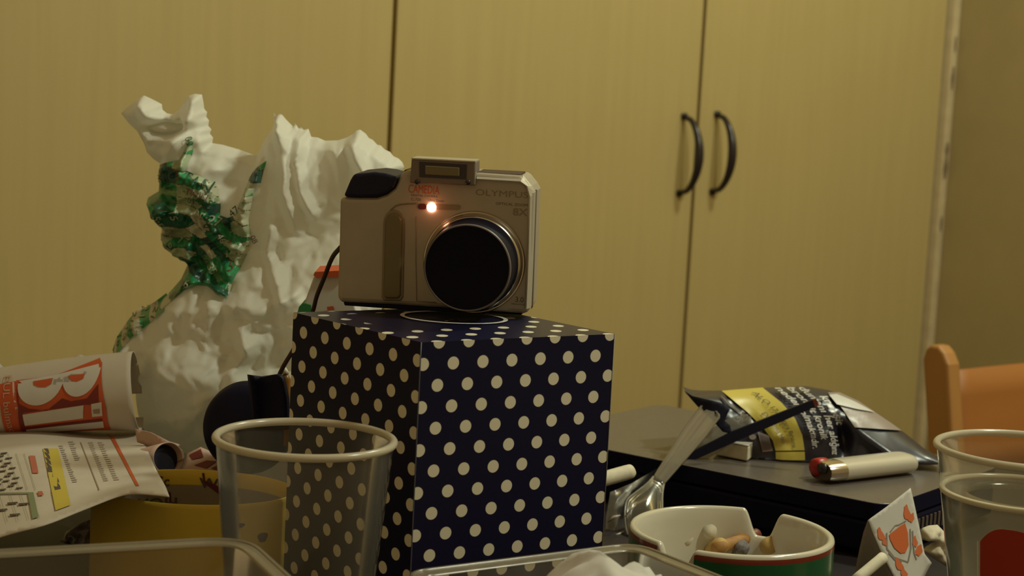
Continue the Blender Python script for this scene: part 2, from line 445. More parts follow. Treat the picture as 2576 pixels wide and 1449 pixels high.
# chair
cw = np.array([.82, .57, 0]); cw /= np.linalg.norm(cw); cn = np.array([cw[1], -cw[0], 0])
ctop = aty(2350, 868, 1.90)
ch = thing('chair', 'orange-brown wooden chair standing beyond the table behind the red-label cup', 'chair', (ctop[0], ctop[1], FLOOR))
def cp(a, n, z): p = np.array([ctop[0], ctop[1], 0])+cw*a+cn*n; return Vector((p[0], p[1], z))
def lean(z): return -.19*(z-ctop[2])
def stile(a0):
    mb = MB(); vs = []; zs = [FLOOR, FLOOR+.45, ctop[2]-.016, ctop[2]-.006, ctop[2]]
    ins = [0, 0, 0, .005, .012]
    for z, q in zip(zs, ins):
        f = lean(max(z, FLOOR+.43)) 
        for (a, n) in ((0, -.017+q), (.017, -.017+q), (.017, .017-q), (0, .017-q)): vs.append(cp(a0+a, f+n-.0, z))
    fs = [(0, 3, 2, 1), (16, 17, 18, 19)]
    for k in range(4):
        for i in range(4): fs.append((k*4+i, k*4+(i+1) % 4, k*4+4+(i+1) % 4, k*4+4+i))
    mb.add(vs, fs); return mb.build('back_post', m_chairside, ch, smooth=False, bevel=.003)
stile(0); stile(.36)
for (z0, z1, th) in ((ctop[2]-.13, ctop[2]-.026, .009), (ctop[2]-.27, ctop[2]-.20, .009)):
    mb = MB()
    mb.grid(lambda u, v: cp(.017+.343*u, lean(z0+(z1-z0)*v)-.002-.010*math.sin(math.pi*u), z0+(z1-z0)*v), 14, 5)
    mb.build('back_rail', m_chairrail, ch, solid=.014)
zs = FLOOR+.45
mb = MB(); p = [cp(-.005, lean(FLOOR+.43)+.02, 0), cp(.385, lean(FLOOR+.43)+.02, 0), cp(.40, lean(FLOOR+.43)+.42, 0), cp(-.02, lean(FLOOR+.43)+.42, 0)]
mb.add([(q.x, q.y, z) for z in (zs-.02, zs) for q in p], [(0, 3, 2, 1), (4, 5, 6, 7)]+[(i, (i+1) % 4, (i+1) % 4+4, i+4) for i in range(4)])
mb.build('seat', m_chairrail, ch, smooth=False, bevel=.005)
for a in (.0, .355):
    mb = MB(); f = lean(FLOOR+.43)+.38
    vs = [cp(a+da, f+dn, z) for z in (FLOOR, zs-.02) for (da, dn) in ((0, 0), (.03, 0), (.03, .03), (0, .03))]
    mb.add(vs, [(0, 3, 2, 1), (4, 5, 6, 7)]+[(i, (i+1) % 4, (i+1) % 4+4, i+4) for i in range(4)]); mb.build('leg', m_chairside, ch, smooth=False)

# ------------------------------------------------------------------ polka dot box
BH = .160
F_, R_, L_ = (np.array(atz(*p, BH)) for p in ((1060, 861), (1546, 840), (738, 786)))
e1 = (R_-F_); w1 = np.linalg.norm(e1); e1 /= w1
e2 = L_-F_; w2 = np.linalg.norm(e2); e2 /= w2
L_ = F_+e2*w2
bx = thing('gift_box', 'navy blue gift box with cream polka dots under the silver camera', 'box', (F_[0], F_[1], 0))
def BP(a, c, z): p = F_+e1*a+e2*c; return Vector((p[0], p[1], z))
def dotface(mb, fn, nu, nv, lat, cell, mask=None):
    """a grid with lattice coordinates for the dots"""
    base = len(mb.v); mb.grid(fn, nu, nv)
    for i in range(nu):
        for j in range(nv):
            u, v = i/(nu-1), j/(nv-1); UV.append(lat(u, v)); CELL.append((cell[0], cell[1], 1.0 if mask is None else mask(u, v)))
UV, CELL = [], []
mb = MB()
nz = BH
px_, pz_ = .00845, .0107                                  # half spacing of the lattice on the right face
bow = lambda u, v: .0012*math.sin(math.pi*u)*math.sin(math.pi*v)
dotface(mb, lambda u, v: BP(w1*u, -bow(u, v), BH*v), 20, 20, lambda u, v: ((w1*u-.0016)/px_, (BH*(1-v)-.0110)/pz_), (px_, pz_))
qx, qz = w2/11.3, .0090
dotface(mb, lambda u, v: BP(-bow(u, v), w2*u, BH*v), 20, 20, lambda u, v: ((w2*u-.0025)/qx, (BH*(1-v)-.0093)/qz), (qx, qz))
dotface(mb, lambda u, v: BP(w1, w2*u, BH*v), 4, 4, lambda u, v: (w2*u/qx, BH*(1-v)/qz), (qx, qz))
dotface(mb, lambda u, v: BP(w1*u, w2, BH*v), 4, 4, lambda u, v: (w1*u/px_, BH*(1-v)/pz_), (px_, pz_))
dotface(mb, lambda u, v: BP(w1*u, w2*v, BH+.0005*math.sin(math.pi*u)*math.sin(math.pi*v)), 41, 41, lambda u, v: ((w1*u-.0005-.0056*(w2*v/.0153))/px_, w2*v/.0153+1), (px_, .0153),
        lambda u, v: 0.0 if (.10 < u < .78 and .36 < v < .9) else 1.0)
dotface(mb, lambda u, v: BP(w1*u, w2*v, 0), 3, 3, lambda u, v: (.5, 0), (px_, .009))
bo = mb.build('carton', m_dots, bx, smooth=False, uv=UV)
at = bo.data.attributes.new('cell', 'FLOAT_VECTOR', 'POINT')
for i, c in enumerate(CELL): at.data[i].vector = c
# glued seams that catch the light, printed oval emblem on the lid
mb = MB(); mb.tube([BP(-.0002, -.0002, z*BH/10) for z in range(10)]+[BP(-.0002, -.0002, BH)], .00035, 6); mb.build('corner_seam', mat('seam_grey', (.10, .10, .13), .4), bx)
mb = MB(); mb.tube([BP(w1, -.0001, .0), BP(w1, -.0001, BH)], .00025, 6); mb.build('corner_seam', mat('seam_grey_pale', (.20, .19, .20), .4), bx)
ec = np.array(atz(1142, 803, BH))
def EP(x, y): return Vector((ec[0]+x, ec[1]+y, BH+.0011))
ring = bmesh.new(); vo, vi = [], []
for k in range(64):
    a = 2*math.pi*k/64
    vo.append(ring.verts.new((.0285*math.cos(a), .0225*math.sin(a), 0))); vi.append(ring.verts.new((.0262*math.cos(a), .0195*math.sin(a), 0)))
for k in range(64): ring.faces.new((vo[k], vo[(k+1) % 64], vi[(k+1) % 64], vi[k]))
decal('oval_emblem', [ring], EP, m_white, bx)
def stroke(pts, w):
    out = []
    for (x0, y0), (x1, y1) in zip(pts[:-1], pts[1:]):
        dx, dy = x1-x0, y1-y0; l_ = math.hypot(dx, dy); nx, ny = -dy/l_*w/2, dx/l_*w/2
        out.append(poly2d([(x0+nx, y0+ny), (x0-nx, y0-ny), (x1-nx, y1-ny), (x1+nx, y1+ny)]))
    return out
decal('emblem_strokes', stroke([(-.004, -.016), (.0015, -.004), (.004, -.013), (.010, -.002)], .0009)+stroke([(-.014, -.007), (-.008, -.006)], .001), EP, m_greyink, bx)

# ------------------------------------------------------------------ silver compact camera
ks = .3106*1.073/5000                      # metres per pixel of the enlarged view the outline was taken from
PC = np.array(atz(1098, 784, BH+.0012)); yaw = R(-6)
cam = thing('compact_camera', 'silver and black compact digital camera standing on the polka dot box', 'camera', PC)
MC = Matrix.Translation(Vector(PC)) @ Matrix.Rotation(yaw, 4, 'Z')
cr, sr = math.cos(ROLL), math.sin(ROLL)
def L2(x, y):                                # enlarged-view pixel to the camera's own x, z
    dx, dy = x-960, y-1325
    return ((dx*cr+dy*sr)*ks, (dx*sr-dy*cr)*ks)
def CP(x, y, d): q = L2(x, y); return MC @ Vector((q[0], d, q[1]))
FR = 0.0                                     # front face at local y = 0, the body runs back to +0.044
body = [(182, 408), (172, 700), (160, 1000), (150, 1240), (185, 1262), (600, 1275), (1100, 1300), (1660, 1333), (1694, 1318), (1710, 1290), (1726, 900), (1744, 365), (1718, 318), (1652, 234), (1500, 225), (1290, 212), (765, 190), (705, 190), (672, 240), (625, 335), (560, 385), (480, 412), (330, 412)]
mb = MB(); mb.prism([L2(*p) for p in body], 0, .040, MC)
mb.build('body', m_silver, cam, smooth=False, bevel=.0026, bseg=3)
mb = MB(); mb.prism([L2(*p) for p in [(195, 1262), (600, 1275), (1100, 1300), (1650, 1335), (1645, 1345), (1100, 1330), (600, 1312), (205, 1290)]], .002, .038, MC); mb.build('base_plate', m_black, cam, smooth=False, bevel=.0006)  # bottom plate coloured black for the shade under the body
mb = MB(); mb.prism([L2(*p) for p in [(212, 405), (335, 412), (480, 409), (558, 383), (622, 333), (657, 258), (640, 238), (560, 215), (470, 205), (300, 222), (268, 275)]], -.0012, .036, MC); mb.build('hand_grip_top', m_grip, cam, smooth=False, bevel=.0024, bseg=3)
mb = MB(); mb.prism([L2(*p) for p in [(705, 190), (765, 192), (765, 206), (690, 204)]], .004, .03, MC); mb.build('top_plate', m_cord, cam, smooth=False)
mb = MB(); mb.prism([L2(*p) for p in [(1285, 206), (1630, 222), (1630, 234), (1285, 222)]], .004, .03, MC)
mb.build('top_plate', m_cord, cam, smooth=False)
mb = MB(); mb.prism([L2(*p) for p in [(1738, 352), (1748, 354), (1718, 1300), (1706, 1318)]], .012, .016, MC); mb.build('side_seam', m_flashbody, cam, smooth=False)
# chamfer along the top right corner, its paler silver paints the light there
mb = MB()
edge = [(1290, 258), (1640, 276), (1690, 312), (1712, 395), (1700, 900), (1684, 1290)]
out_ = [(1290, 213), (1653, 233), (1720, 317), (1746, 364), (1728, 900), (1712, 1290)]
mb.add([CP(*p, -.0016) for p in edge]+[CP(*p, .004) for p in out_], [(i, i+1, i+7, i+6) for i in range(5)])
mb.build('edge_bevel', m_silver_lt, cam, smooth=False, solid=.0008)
# pop-up flash
fl = MB(); fl.prism([L2(*p) for p in [(760, 290), (775, 96), (1286, 118), (1284, 306)]], -.0042, .014, MC); fo = fl.build('pop_up_flash', m_flashbody, cam, smooth=False, bevel=.0007)
mb = MB(); mb.prism([L2(*p) for p in [(838, 240), (838, 118), (1218, 138), (1214, 256)]], -.0046, -.003, MC); mb.build('flash_well', m_flashdark, fo, smooth=False)
mb = MB(); mb.prism([L2(*p) for p in [(885, 220), (885, 148), (1160, 162), (1158, 232)]], -.0052, -.004, MC); mb.build('flash_lens', m_flash, fo, smooth=False, bevel=.0004)
for sx in (822, 1227):
    mb = MB(); mb.lathe([(.0, .0), (.0014, 0), (.0014, .0008), (0, .0008)], 16, MC @ Matrix.Translation((L2(sx, 278)[0], -.0042, L2(sx, 278)[1])) @ Matrix.Rotation(R(90), 4, 'X')); mb.build('screw', m_flashdark, fo)
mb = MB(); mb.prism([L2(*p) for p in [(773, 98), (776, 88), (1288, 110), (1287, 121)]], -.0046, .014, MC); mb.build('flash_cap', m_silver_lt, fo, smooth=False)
# finger slot
def slot(x, ytop, ybot, w, k=0):
    c = [];
    for i in range(9):
        a = math.pi*i/8; c.append((x+w*math.cos(a), ytop-w*1.3*math.sin(a)))
    return c+[(x-w*1.02-18, ybot-30), (x-w*.8-18, ybot), (x+w*.75-18, ybot), (x+w-18, ybot-30)]
mb = MB(); mb.prism([L2(*p) for p in slot(622, 620, 1240, 88)], -.0009, .001, MC); so = mb.build('finger_slot', m_emboss, cam, smooth=False, bevel=.0006)
mb = MB(); mb.prism([L2(*p) for p in slot(622, 622, 1222, 70)], -.0022, .0005, MC); mb.build('slot_window', m_recess, so, smooth=False, bevel=.0011, bseg=3)
mb = MB()
mb.tube([CP(*p, -.0003) for p in smoothline([(560, 560), (605, 500), (670, 465), (810, 455)], 6)], .0004, 6)
mb.tube([CP(*p, -.0003) for p in [(800, 560), (795, 900), (800, 1240), (960, 1250)]], .0002, 6)
mb.build('panel_groove', m_emboss, cam)
# lamp window
def pill(x0, x1, y, h):
    c = []; r = h/2; sl = .053
    for i in range(9): a = -math.pi/2+math.pi*i/8; c.append((x1-r+r*math.cos(a), y+sl*(x1-900)*.2+r*math.sin(a)))
    for i in range(9): a = math.pi/2+math.pi*i/8; c.append((x0+r+r*math.cos(a), y+r*math.sin(a)))
    return c
mb = MB(); mb.prism([L2(*p) for p in pill(815, 1155, 480, 40)], -.0005, .0005, MC); lw = mb.build('lamp_window', m_emboss, cam, smooth=False)
mb = MB(); mb.prism([L2(*p) for p in pill(815, 885, 480, 44)], -.0008, .0003, MC); mb.build('sensor', m_ledslot, lw, smooth=False)
mb = MB(); prof = [(.0, .0016), (.0016, .0012), (.0024, .0005), (.0026, 0)]
q = L2(925, 485); mb.lathe(prof, 24, MC @ Matrix.Translation((q[0], -.0006, q[1])) @ Matrix.Rotation(R(90), 4, 'X')); mb.build('red_lamp', m_led, lw)
gl = bpy.data.lights.new('red_lamp_light', 'POINT'); gl.energy = .0012; gl.color = (1, .2, .08); gl.shadow_soft_size = .002
go = bpy.data.objects.new('red_lamp_light', gl); C.objects.link(go); go.location = MC @ Vector((q[0], -.007, q[1]))
# lens: chrome ring stack, black barrel, dark front
q = L2(1266, 922)
ML = MC @ Matrix.Translation((q[0], 0, q[1])) @ Matrix.Rotation(R(90), 4, 'X')
k_ = ks
mb = MB(); mb.lathe([(412*k_, -.002), (412*k_, .0006), (404*k_, .0014), (396*k_, .0014), (394*k_, .0022), (386*k_, .0026), (384*k_, .004), (372*k_, .0062), (362*k_, .0066), (352*k_, .0058), (352*k_, .001)], 96, ML); lr = mb.build('lens_ring', m_chrome, cam, sharp=50)
mb = MB(); mb.lathe([(368*k_, .001), (368*k_, .0062), (352*k_, .0080), (349*k_, .0255), (340*k_, .0275)], 96, ML); mb.build('barrel', m_lensglass, lr)
mb = MB(); mb.lathe([(343*k_, .0240), (344*k_, .0272), (334*k_, .0290), (328*k_, .0280)], 96, ML); mb.build('barrel_rim', m_lensedge, lr)
mb = MB(); mb.lathe([(331*k_, .0278), (200*k_, .0274), (0.0001, .0272)], 96, ML); mb.build('lens_front', m_lensglass, lr)
# lettering on the front
def CF(x, y): return MC @ Vector((x, -.00018, y))
def ctext(body, x, y, h, m, sx=1, bold=False, name='lettering'):
    q = L2(x, y); return decal(name, place(text2d(body, h*ks*1.38, sx, bold), q[0], q[1]), CF, m, cam)
ctext('CAMEDIA', 862, 347, 68, m_orange, .62)
ctext('DIGITAL CAMERA', 866, 395, 17, m_greyink, 1.15)
ctext('C-720', 800, 425, 24, m_greyink, .95); ctext('Ultra Zoom', 960, 432, 20, m_greyink, .95)
ctext('OLYMPUS', 1488, 374, 50, m_emboss, 1.42)
ctext('OPTICAL ZOOM', 1568, 457, 22, m_greyink, 1.15)
ctext('8X', 1634, 520, 58, m_emboss, 1.2, True)
ctext('3.0', 1630, 1220, 44, m_textdark, .95); ctext('MEGAPIXEL', 1622, 1256, 12, m_greyink, 1.3)
# wrist strap: cord from the side of the body down behind the box to a black tab
p0 = CP(150, 830, .012)
cord = smoothline([p0, aty(836, 648, 1.085), aty(815, 700, 1.095), aty(797, 745, 1.10), aty(786, 785, 1.105), aty(760, 840, 1.11), aty(735, 885, 1.11), aty(715, 918, 1.11), aty(703, 942, 1.11)], 5)
mb = MB(); mb.tube(cord, .0013, 8); mb.build('strap_cord', m_cord, cam)

# ------------------------------------------------------------------ white shopping bag with green print
BD = 1.272
PXB = BD/FPX
outline = [(305, 285), (318, 272), (335, 258), (362, 240), (376, 246), (392, 254), (407, 262), (409, 276), (420, 285), (436, 288), (450, 276), (462, 256), (474, 241), (490, 236), (508, 238), (512, 258), (514, 274), (521, 282), (519, 294), (526, 303), (524, 316), (532, 326), (528, 336), (536, 346), (534, 360),
 (560, 364), (602, 376), (645, 392), (655, 372), (668, 347), (684, 326), (690, 312), (688, 283), (697, 292), (703, 285), (711, 290), (720, 301), (729, 310), (738, 319), (743, 310), (751, 323), (758, 320), (764, 327), (776, 324), (783, 344), (800, 346), (818, 354), (850, 353), (872, 346), (888, 337), (897, 328), (906, 326), (920, 336), (928, 347), (938, 352), (949, 364), (958, 366), (968, 376), (981, 382), (990, 393), (1003, 399), (1012, 408), (1017, 420), (1005, 440),
 (1000, 520), (985, 640), (960, 780), (900, 900), (850, 1000), (800, 1100), (720, 1160), (600, 1170), (520, 1150), (450, 1125), (390, 1095), (352, 1060), (346, 990), (338, 930), (318, 905), (286, 886), (290, 864), (310, 830), (330, 796), (345, 778), (395, 764), (425, 738), (455, 705), (475, 662), (442, 645), (416, 626), (405, 600), (408, 572), (386, 546), (370, 510), (373, 496), (400, 480), (403, 440), (404, 412), (386, 400), (370, 384), (362, 360), (345, 330), (322, 308)]
def to_bag(px, py):                         # pixel to the bag's own upright plane
    p = aty(px, py, BD); return p[0], p[2]
V, F, B = fill(outline, 6.0, 3)
x, y = V[:, 0], V[:, 1]
ed = edge_dist(V, outline)
def ridge(x, y, pts, w, a):                 # a long fold: sharp crest that falls off to both sides
    out = np.zeros_like(x)
    for (x0, y0), (x1, y1) in zip(pts[:-1], pts[1:]):
        ab = np.array([x1-x0, y1-y0], float); t = np.clip(((x-x0)*ab[0]+(y-y0)*ab[1])/(ab @ ab), 0, 1)
        d = np.hypot(x-(x0+t*ab[0]), y-(y0+t*ab[1])); out = np.maximum(out, np.clip(1-d/w, 0, 1))
    return a*out
def bag_depth(x, y, ed):
    up = np.clip((560-y)/200, 0, 1); hi = np.clip((x-600)/80, 0, 1)*up     # upper right sheet
    low = np.clip((y-640)/120, 0, 1)
    t = .030*(1-np.exp(-ed/70))
    t = t*(.55+.75*low)
    f = hi*(.020*facets(x, y, 75, 330, .10, 3, .25)+.009*facets(x, y, 30, 120, -.15, 9, .3))
    f += (1-hi)*(.016*facets(x, y, 105, 125, .5, 5, .4)+.008*facets(x, y, 48, 58, -.4, 11, .4)+.003*facets(x, y, 22, 26, .2, 14, .4))
    f += low*.012*facets(x, y, 120, 150, .9, 17, .4)
    f += ridge(x, y, [(695, 290), (735, 380), (730, 470), (760, 560)], 26, .010)*1
    f += ridge(x, y, [(700, 560), (690, 620), (720, 690), (735, 730)], 22, .009)
    f += ridge(x, y, [(770, 330), (757, 400), (770, 470), (800, 525)], 20, .010)
    f += ridge(x, y, [(890, 335), (905, 390), (930, 440)], 26, .010)
    f += ridge(x, y, [(640, 800), (655, 850), (620, 900), (640, 960)], 30, .010)
    f += ridge(x, y, [(560, 740), (700, 745), (760, 720)], 30, .008)
    f += ridge(x, y, [(500, 250), (480, 330), (440, 380)], 26, .008)
    f -= .034*np.exp(-((x-425)/48)**2-((y-322)/16)**2)                      # mouth of the twisted handle
    f += ridge(x, y, [(360, 245), (385, 290), (440, 300)], 20, .010)
    f += ridge(x, y, [(325, 312), (380, 345), (450, 350), (490, 300)], 16, .007)
    f -= .012*np.exp(-((x-600)/45)**2-((y-440)/40)**2)
    f += .010*np.exp(-((x-520)/90)**2-((y-960)/120)**2)
    return t + f*np.clip(ed/22, 0, 1)
dep = bag_depth(x, y, ed)
bagp = np.array([to_bag(*p) for p in V])
bagbase = np.array([-.15, BD, 0])
bag = thing('plastic_shopping_bag', 'crumpled white plastic bag with green printed tape pattern standing behind the camera', 'plastic bag', bagbase)
nV = len(V); isb = ed < .01
vs = [(bagp[i, 0], BD-dep[i]*(0 if isb[i] else 1), max(bagp[i, 1], .001)) for i in range(nV)]
bk = {}
for i in range(nV):
    if not isb[i]: bk[i] = len(vs); vs.append((bagp[i, 0], BD+.6*dep[i]*(.4+ .8*min(1, ed[i]/60)), max(bagp[i, 1], .001)))
    else: bk[i] = i
fs = list(F)+[tuple(bk[j] for j in f[::-1]) for f in F if not all(isb[j] for j in f)]
mb = MB(); mb.add(vs, fs); mb.build('bag_film', m_bag, bag)

# printed area: a net of tape bars lying on the film
def raster(poly, step=3.0):
    lo = np.min(poly, axis=0)-12; hi = np.max(poly, axis=0)+12
    gx = np.arange(lo[0], hi[0], step); gy = np.arange(lo[1], hi[1], step)
    X, Y = np.meshgrid(gx, gy); P = np.stack([X.ravel(), Y.ravel()], 1)
    e = edge_dist(P, poly)*np.where(inside(P, poly), 1, 0)
    return lo, step, e.reshape(X.shape), X, Y
def look(rs, arr, px, py):
    lo, st = rs[0], rs[1]; fx = min(max((px-lo[0])/st, 0), arr.shape[1]-1.001); fy = min(max((py-lo[1])/st, 0), arr.shape[0]-1.001)
    i, j = int(fx), int(fy); a, b_ = fx-i, fy-j
    return (arr[j, i]*(1-a)+arr[j, i+1]*a)*(1-b_)+(arr[j+1, i]*(1-a)+arr[j+1, i+1]*a)*b_
RSB = raster(outline); DPB = bag_depth(RSB[3], RSB[4], RSB[2])*(RSB[2] > 0)
INKS = [(.016, .17, .065), (.022, .26, .10), (.012, .11, .06), (.15, .33, .15), (.36, .44, .28), (.55, .57, .42), (.035, .30, .12), (.011, .07, .055)]
def bagxy(px, py, lift):
    q = to_bag(px, py); return Vector((q[0], BD-look(RSB, DPB, px, py)-lift, q[1]))
panel = [(403, 414), (430, 404), (468, 396), (482, 368), (492, 338), (500, 345), (500, 376), (492, 405), (484, 425), (520, 432), (555, 448), (568, 470), (575, 500), (572, 530), (592, 536), (612, 528), (628, 480), (640, 440), (652, 420), (668, 408), (682, 398), (676, 424), (672, 452), (656, 468), (650, 505), (644, 540), (648, 570), (652, 592), (640, 622), (625, 655), (608, 690), (598, 727), (570, 716), (545, 702), (520, 700), (488, 712), (460, 734), (430, 760), (418, 772), (410, 752), (430, 732), (458, 700), (476, 660), (442, 643), (417, 624), (407, 600), (410, 571), (388, 546), (372, 510), (375, 497), (402, 480), (404, 440)]
Vp, Fp, Bp = fill(panel, 3.6, 5)
xp, yp = Vp[:, 0], Vp[:, 1]
edp = edge_dist(Vp, panel)
lift = .0020+.010*facets(xp, yp, 34, 60, -.6, 21, .5)*np.clip(edp/10, .05, 1)+.005*facets(xp, yp, 15, 18, .4, 25, .5)*np.clip(edp/10, 0, 1)
# bars run along bent diagonal lines; every bar is split into cells of its own ink
wx = xp+14*np.sin(yp/31)+9*np.sin(xp/23+1); wy = yp+16*np.sin(xp/37+.6)+8*np.sin(yp/19)
def inkof(wx, wy, X, Y):
    a = .55*wx+.83*wy; bnd = np.floor((wy*.86-wx*.50)/21); cel = np.floor((a+37*_hash(bnd, 0*bnd, 3))/44)
    h = _hash(bnd, cel, 1); tone = _hash(bnd, cel, 8)
    return bnd, cel, h
bnd, cel, hh = inkof(wx, wy, xp, yp)
mb = MB(); mb.add([tuple(bagxy(xp[i], yp[i], lift[i])) for i in range(len(Vp))], Fp)
po = mb.build('printed_panel', m_print, bag, recalc=False)
ca = po.data.color_attributes.new('ink', 'FLOAT_COLOR', 'CORNER')
for p in po.data.polygons:
    k = [po.data.loops[li].vertex_index for li in p.loop_indices]; c = np.mean(Vp[k], axis=0)
    cwx = c[0]+14*math.sin(c[1]/31)+9*math.sin(c[0]/23+1); cwy = c[1]+16*math.sin(c[0]/37+.6)+8*math.sin(c[1]/19)
    b_, c_, h_ = inkof(np.array([cwx]), np.array([cwy]), 0, 0)
    pale = (c[0] > 470 and c[1] < 500) or c[0] > 600
    pick = int(h_[0]*len(INKS)) % len(INKS)
    if 468 < c[0] < 582 and c[1] < 500: pick = 5 if h_[0] < .45 else (4 if h_[0] < .85 else 1)
    if c[0] < 468 and c[1] < 560 and pick in (4, 5): pick = 0
    if pale and h_[0] < .62: pick = 5 if h_[0] < .35 else 4
    if c[1] < 428 and c[0] > 452 and h_[0] < .8: pick = 5 if h_[0] < .5 else 4
    fr_ = ((cwy*.86-cwx*.50)/21) % 1
    col = INKS[pick]
    if fr_ < .06: col = (.09, .055, .03)
    for li in p.loop_indices: ca.data[li].color = (*col, 1)
RSP = raster(panel)
LFP = .0026+.010*facets(RSP[3], RSP[4], 34, 60, -.6, 21, .5)*np.clip(RSP[2]/10, .05, 1)+.005*facets(RSP[3], RSP[4], 15, 18, .4, 25, .5)*np.clip(RSP[2]/10, 0, 1)
def lift_at(px, py): return look(RSP, LFP, px, py)
def PB(x_, y_): return bagxy(x_, -y_, lift_at(x_, -y_)+.0012)
m_numg = mat('print_dark_green', (.012, .075, .03), .5); m_numw = mat('print_pale', (.40, .42, .30), .5); m_numr = mat('print_maroon', (.16, .05, .03), .5)
NUM = [('TAN', 520, 449, 30, -22, m_numg), ('TWIN', 520, 478, 17, -18, m_numr), ('05:27', 546, 535, 24, -22, m_numw), ('05', 548, 500, 22, -10, m_numg), ('01:5', 515, 494, 16, -8, m_numg), ('15', 462, 528, 22, -75, m_numw), ('05', 442, 528, 18, -80, m_numg), ('5:5', 424, 545, 20, -80, m_numw), ('46', 580, 585, 18, -60, m_numw), ('02', 545, 560, 18, -65, m_numg), ('7', 474, 592, 18, -20, m_numw), ('9', 497, 585, 17, -70, m_numw), ('1:35', 607, 625, 20, -5, m_numw), ('5', 605, 651, 22, 0, m_numr), ('6', 497, 694, 22, -20, m_numw), ('6', 516, 628, 18, -60, m_numg), ('35', 556, 660, 20, -60, m_numw), ('60', 535, 640, 20, -50, m_numg), ('24', 413, 440, 20, -70, m_numw), ('47', 610, 520, 20, 40, m_numg), ('56', 566, 598, 18, -65, m_numg), ('0', 450, 605, 16, 0, m_numw), ('N2', 470, 430, 16, -60, m_numr), ('09', 492, 350, 18, -75, m_numg), ('20', 665, 425, 14, 55, m_numg), ('08', 655, 590, 16, -60, m_numr), ('3', 600, 590, 15, -40, m_numr)]
for body_, nx_, ny_, sz_, an_, mm_ in NUM:
    decal('printed_number', place(text2d(body_, sz_*1.3), nx_, -ny_, R(an_)), PB, mm_, bag, 6, 6)
# the printed edge strip that hangs down to the lower left
strip = smoothline([(430, 748, 24), (400, 772, 26), (372, 792, 30), (345, 812, 32), (322, 840, 28), (303, 862, 20), (288, 882, 6)], 8)
mb = MB()
def strip_at(t, v):
    f = t*(len(strip)-1); i = min(int(f), len(strip)-2); p = strip[i]+(strip[i+1]-strip[i])*(f-i); d = strip[i+1]-strip[i]
    n_ = np.array([d[1], -d[0]])/math.hypot(d[0], d[1])
    return p[0]-n_[0]*p[2]*(v-.5)*1.3, p[1]-n_[1]*p[2]*(v-.5)*1.3
mb.grid(lambda u, v: bagxy(*strip_at(u, v), .0024+.001*math.sin(u*19)), 49, 6)
so_ = mb.build('printed_strip', m_print, bag, recalc=False)
ca = so_.data.color_attributes.new('ink', 'FLOAT_COLOR', 'CORNER')
for p in so_.data.polygons:
    i = p.index//5
    k = int(i/5.3); col = INKS[1] if k % 2 == 0 else (.47, .46, .36)
    if k == 8: col = INKS[2]
    for li in p.loop_indices: ca.data[li].color = (*col, 1)
def SB(x_, y_): return bagxy(x_, -y_, .0042)
for body_, nx_, ny_, sz_, an_, mm_ in [('21:14', 372, 792, 20, -80, m_numw), ('21', 403, 775, 18, -80, m_numg), ('21:3', 347, 798, 17, -75, m_numg), ('16', 327, 824, 22, -62, m_numw), ('18', 307, 847, 20, -62, m_numg)]:
    decal('printed_number', place(text2d(body_, sz_*1.25), nx_, -ny_, R(an_)), SB, mm_, bag, 6, 6)

# ------------------------------------------------------------------ newspapers on the left
def page_z(px, py):
    return .052+.021*min(1, max(0, (py-1085)/150.))*max(0, min(1, (px+50)/400.))+.0015*math.sin(px*.017)
np_ = thing('puzzle_newspaper', 'puzzle newspaper lying open with its red cover rolled up', 'newspaper', (-.30, 1.08, 0.0))
pg = smoothline([(-160, 1412), (0, 1352), (110, 1322), (200, 1287), (290, 1252), (340, 1243), (390, 1246), (426, 1250)], 5)
pr = smoothline([(426, 1250), (416, 1224), (396, 1188), (372, 1135), (350, 1085), (344, 1060)], 5)[1:]
po_ = [tuple(p) for p in pg]+[tuple(p) for p in pr]+[(200, 1064), (-160, 1084)]
V, F, B_ = fill(po_, 9, 4)
mb = MB(); mb.add([atz(p[0], p[1], page_z(*p)) for p in V], F); mb.build('open_page', m_paper, np_, solid=.0006)
def PG(x_, y_): return atz(x_, -y_, page_z(x_, -y_)+.0009)
def qd(*p): return poly2d([(a, -c) for a, c in p])
# printed matter of the open page: rules, bands and the crossword
decal('red_rule', qd((272, 1090), (282, 1090), (350, 1222), (342, 1222)), PG, m_orange, np_, 12, 12)
decal('thin_rule', qd((202, 1112), (204, 1112), (251, 1232), (248, 1232)), PG, m_textgrey, np_, 12, 12)
decal('yellow_band', qd((108, 1128), (146, 1128), (178, 1270), (140, 1284)), PG, m_yellowp, np_, 12, 12)
decal('band_text', [qd((110, 1128), (122, 1128), (134, 1200), (122, 1200)), qd((128, 1203), (146, 1200), (153, 1230), (138, 1233))], PG, m_textdark, np_, 12, 12)
m_pred = mat('pale_red_print', (.46, .13, .08), .7)
decal('red_heading', qd((73, 1146), (88, 1146), (97, 1190), (82, 1190)), PG, m_pred, np_, 12, 12); decal('red_mark', qd((94, 1236), (106, 1235), (110, 1245), (98, 1247)), PG, m_pred, np_, 12, 12)
decal('green_band', qd((70, 1241), (84, 1239), (97, 1300), (82, 1305)), PG, m_greenp, np_, 12, 12)
cols = []
for (x0, y0, x1, y1, w) in ((148, 1120, 184, 1215, 13), (172, 1110, 190, 1160, 15), (222, 1112, 262, 1212, 13), (246, 1112, 288, 1210, 14)):
    n_ = int((y1-y0)/5)
    for k in range(n_):
        t = k/n_; xx = x0+(x1-x0)*t; yy = y0+(y1-y0)*t; ww = w*random.uniform(.65, 1)
        cols.append(qd((xx, yy), (xx+ww, yy-1), (xx+ww+1, yy+1.6), (xx+1, yy+2.6)))
decal('text_column', cols, PG, mat('pale_text', (.44, .37, .30), .7), np_)
cw_ = []
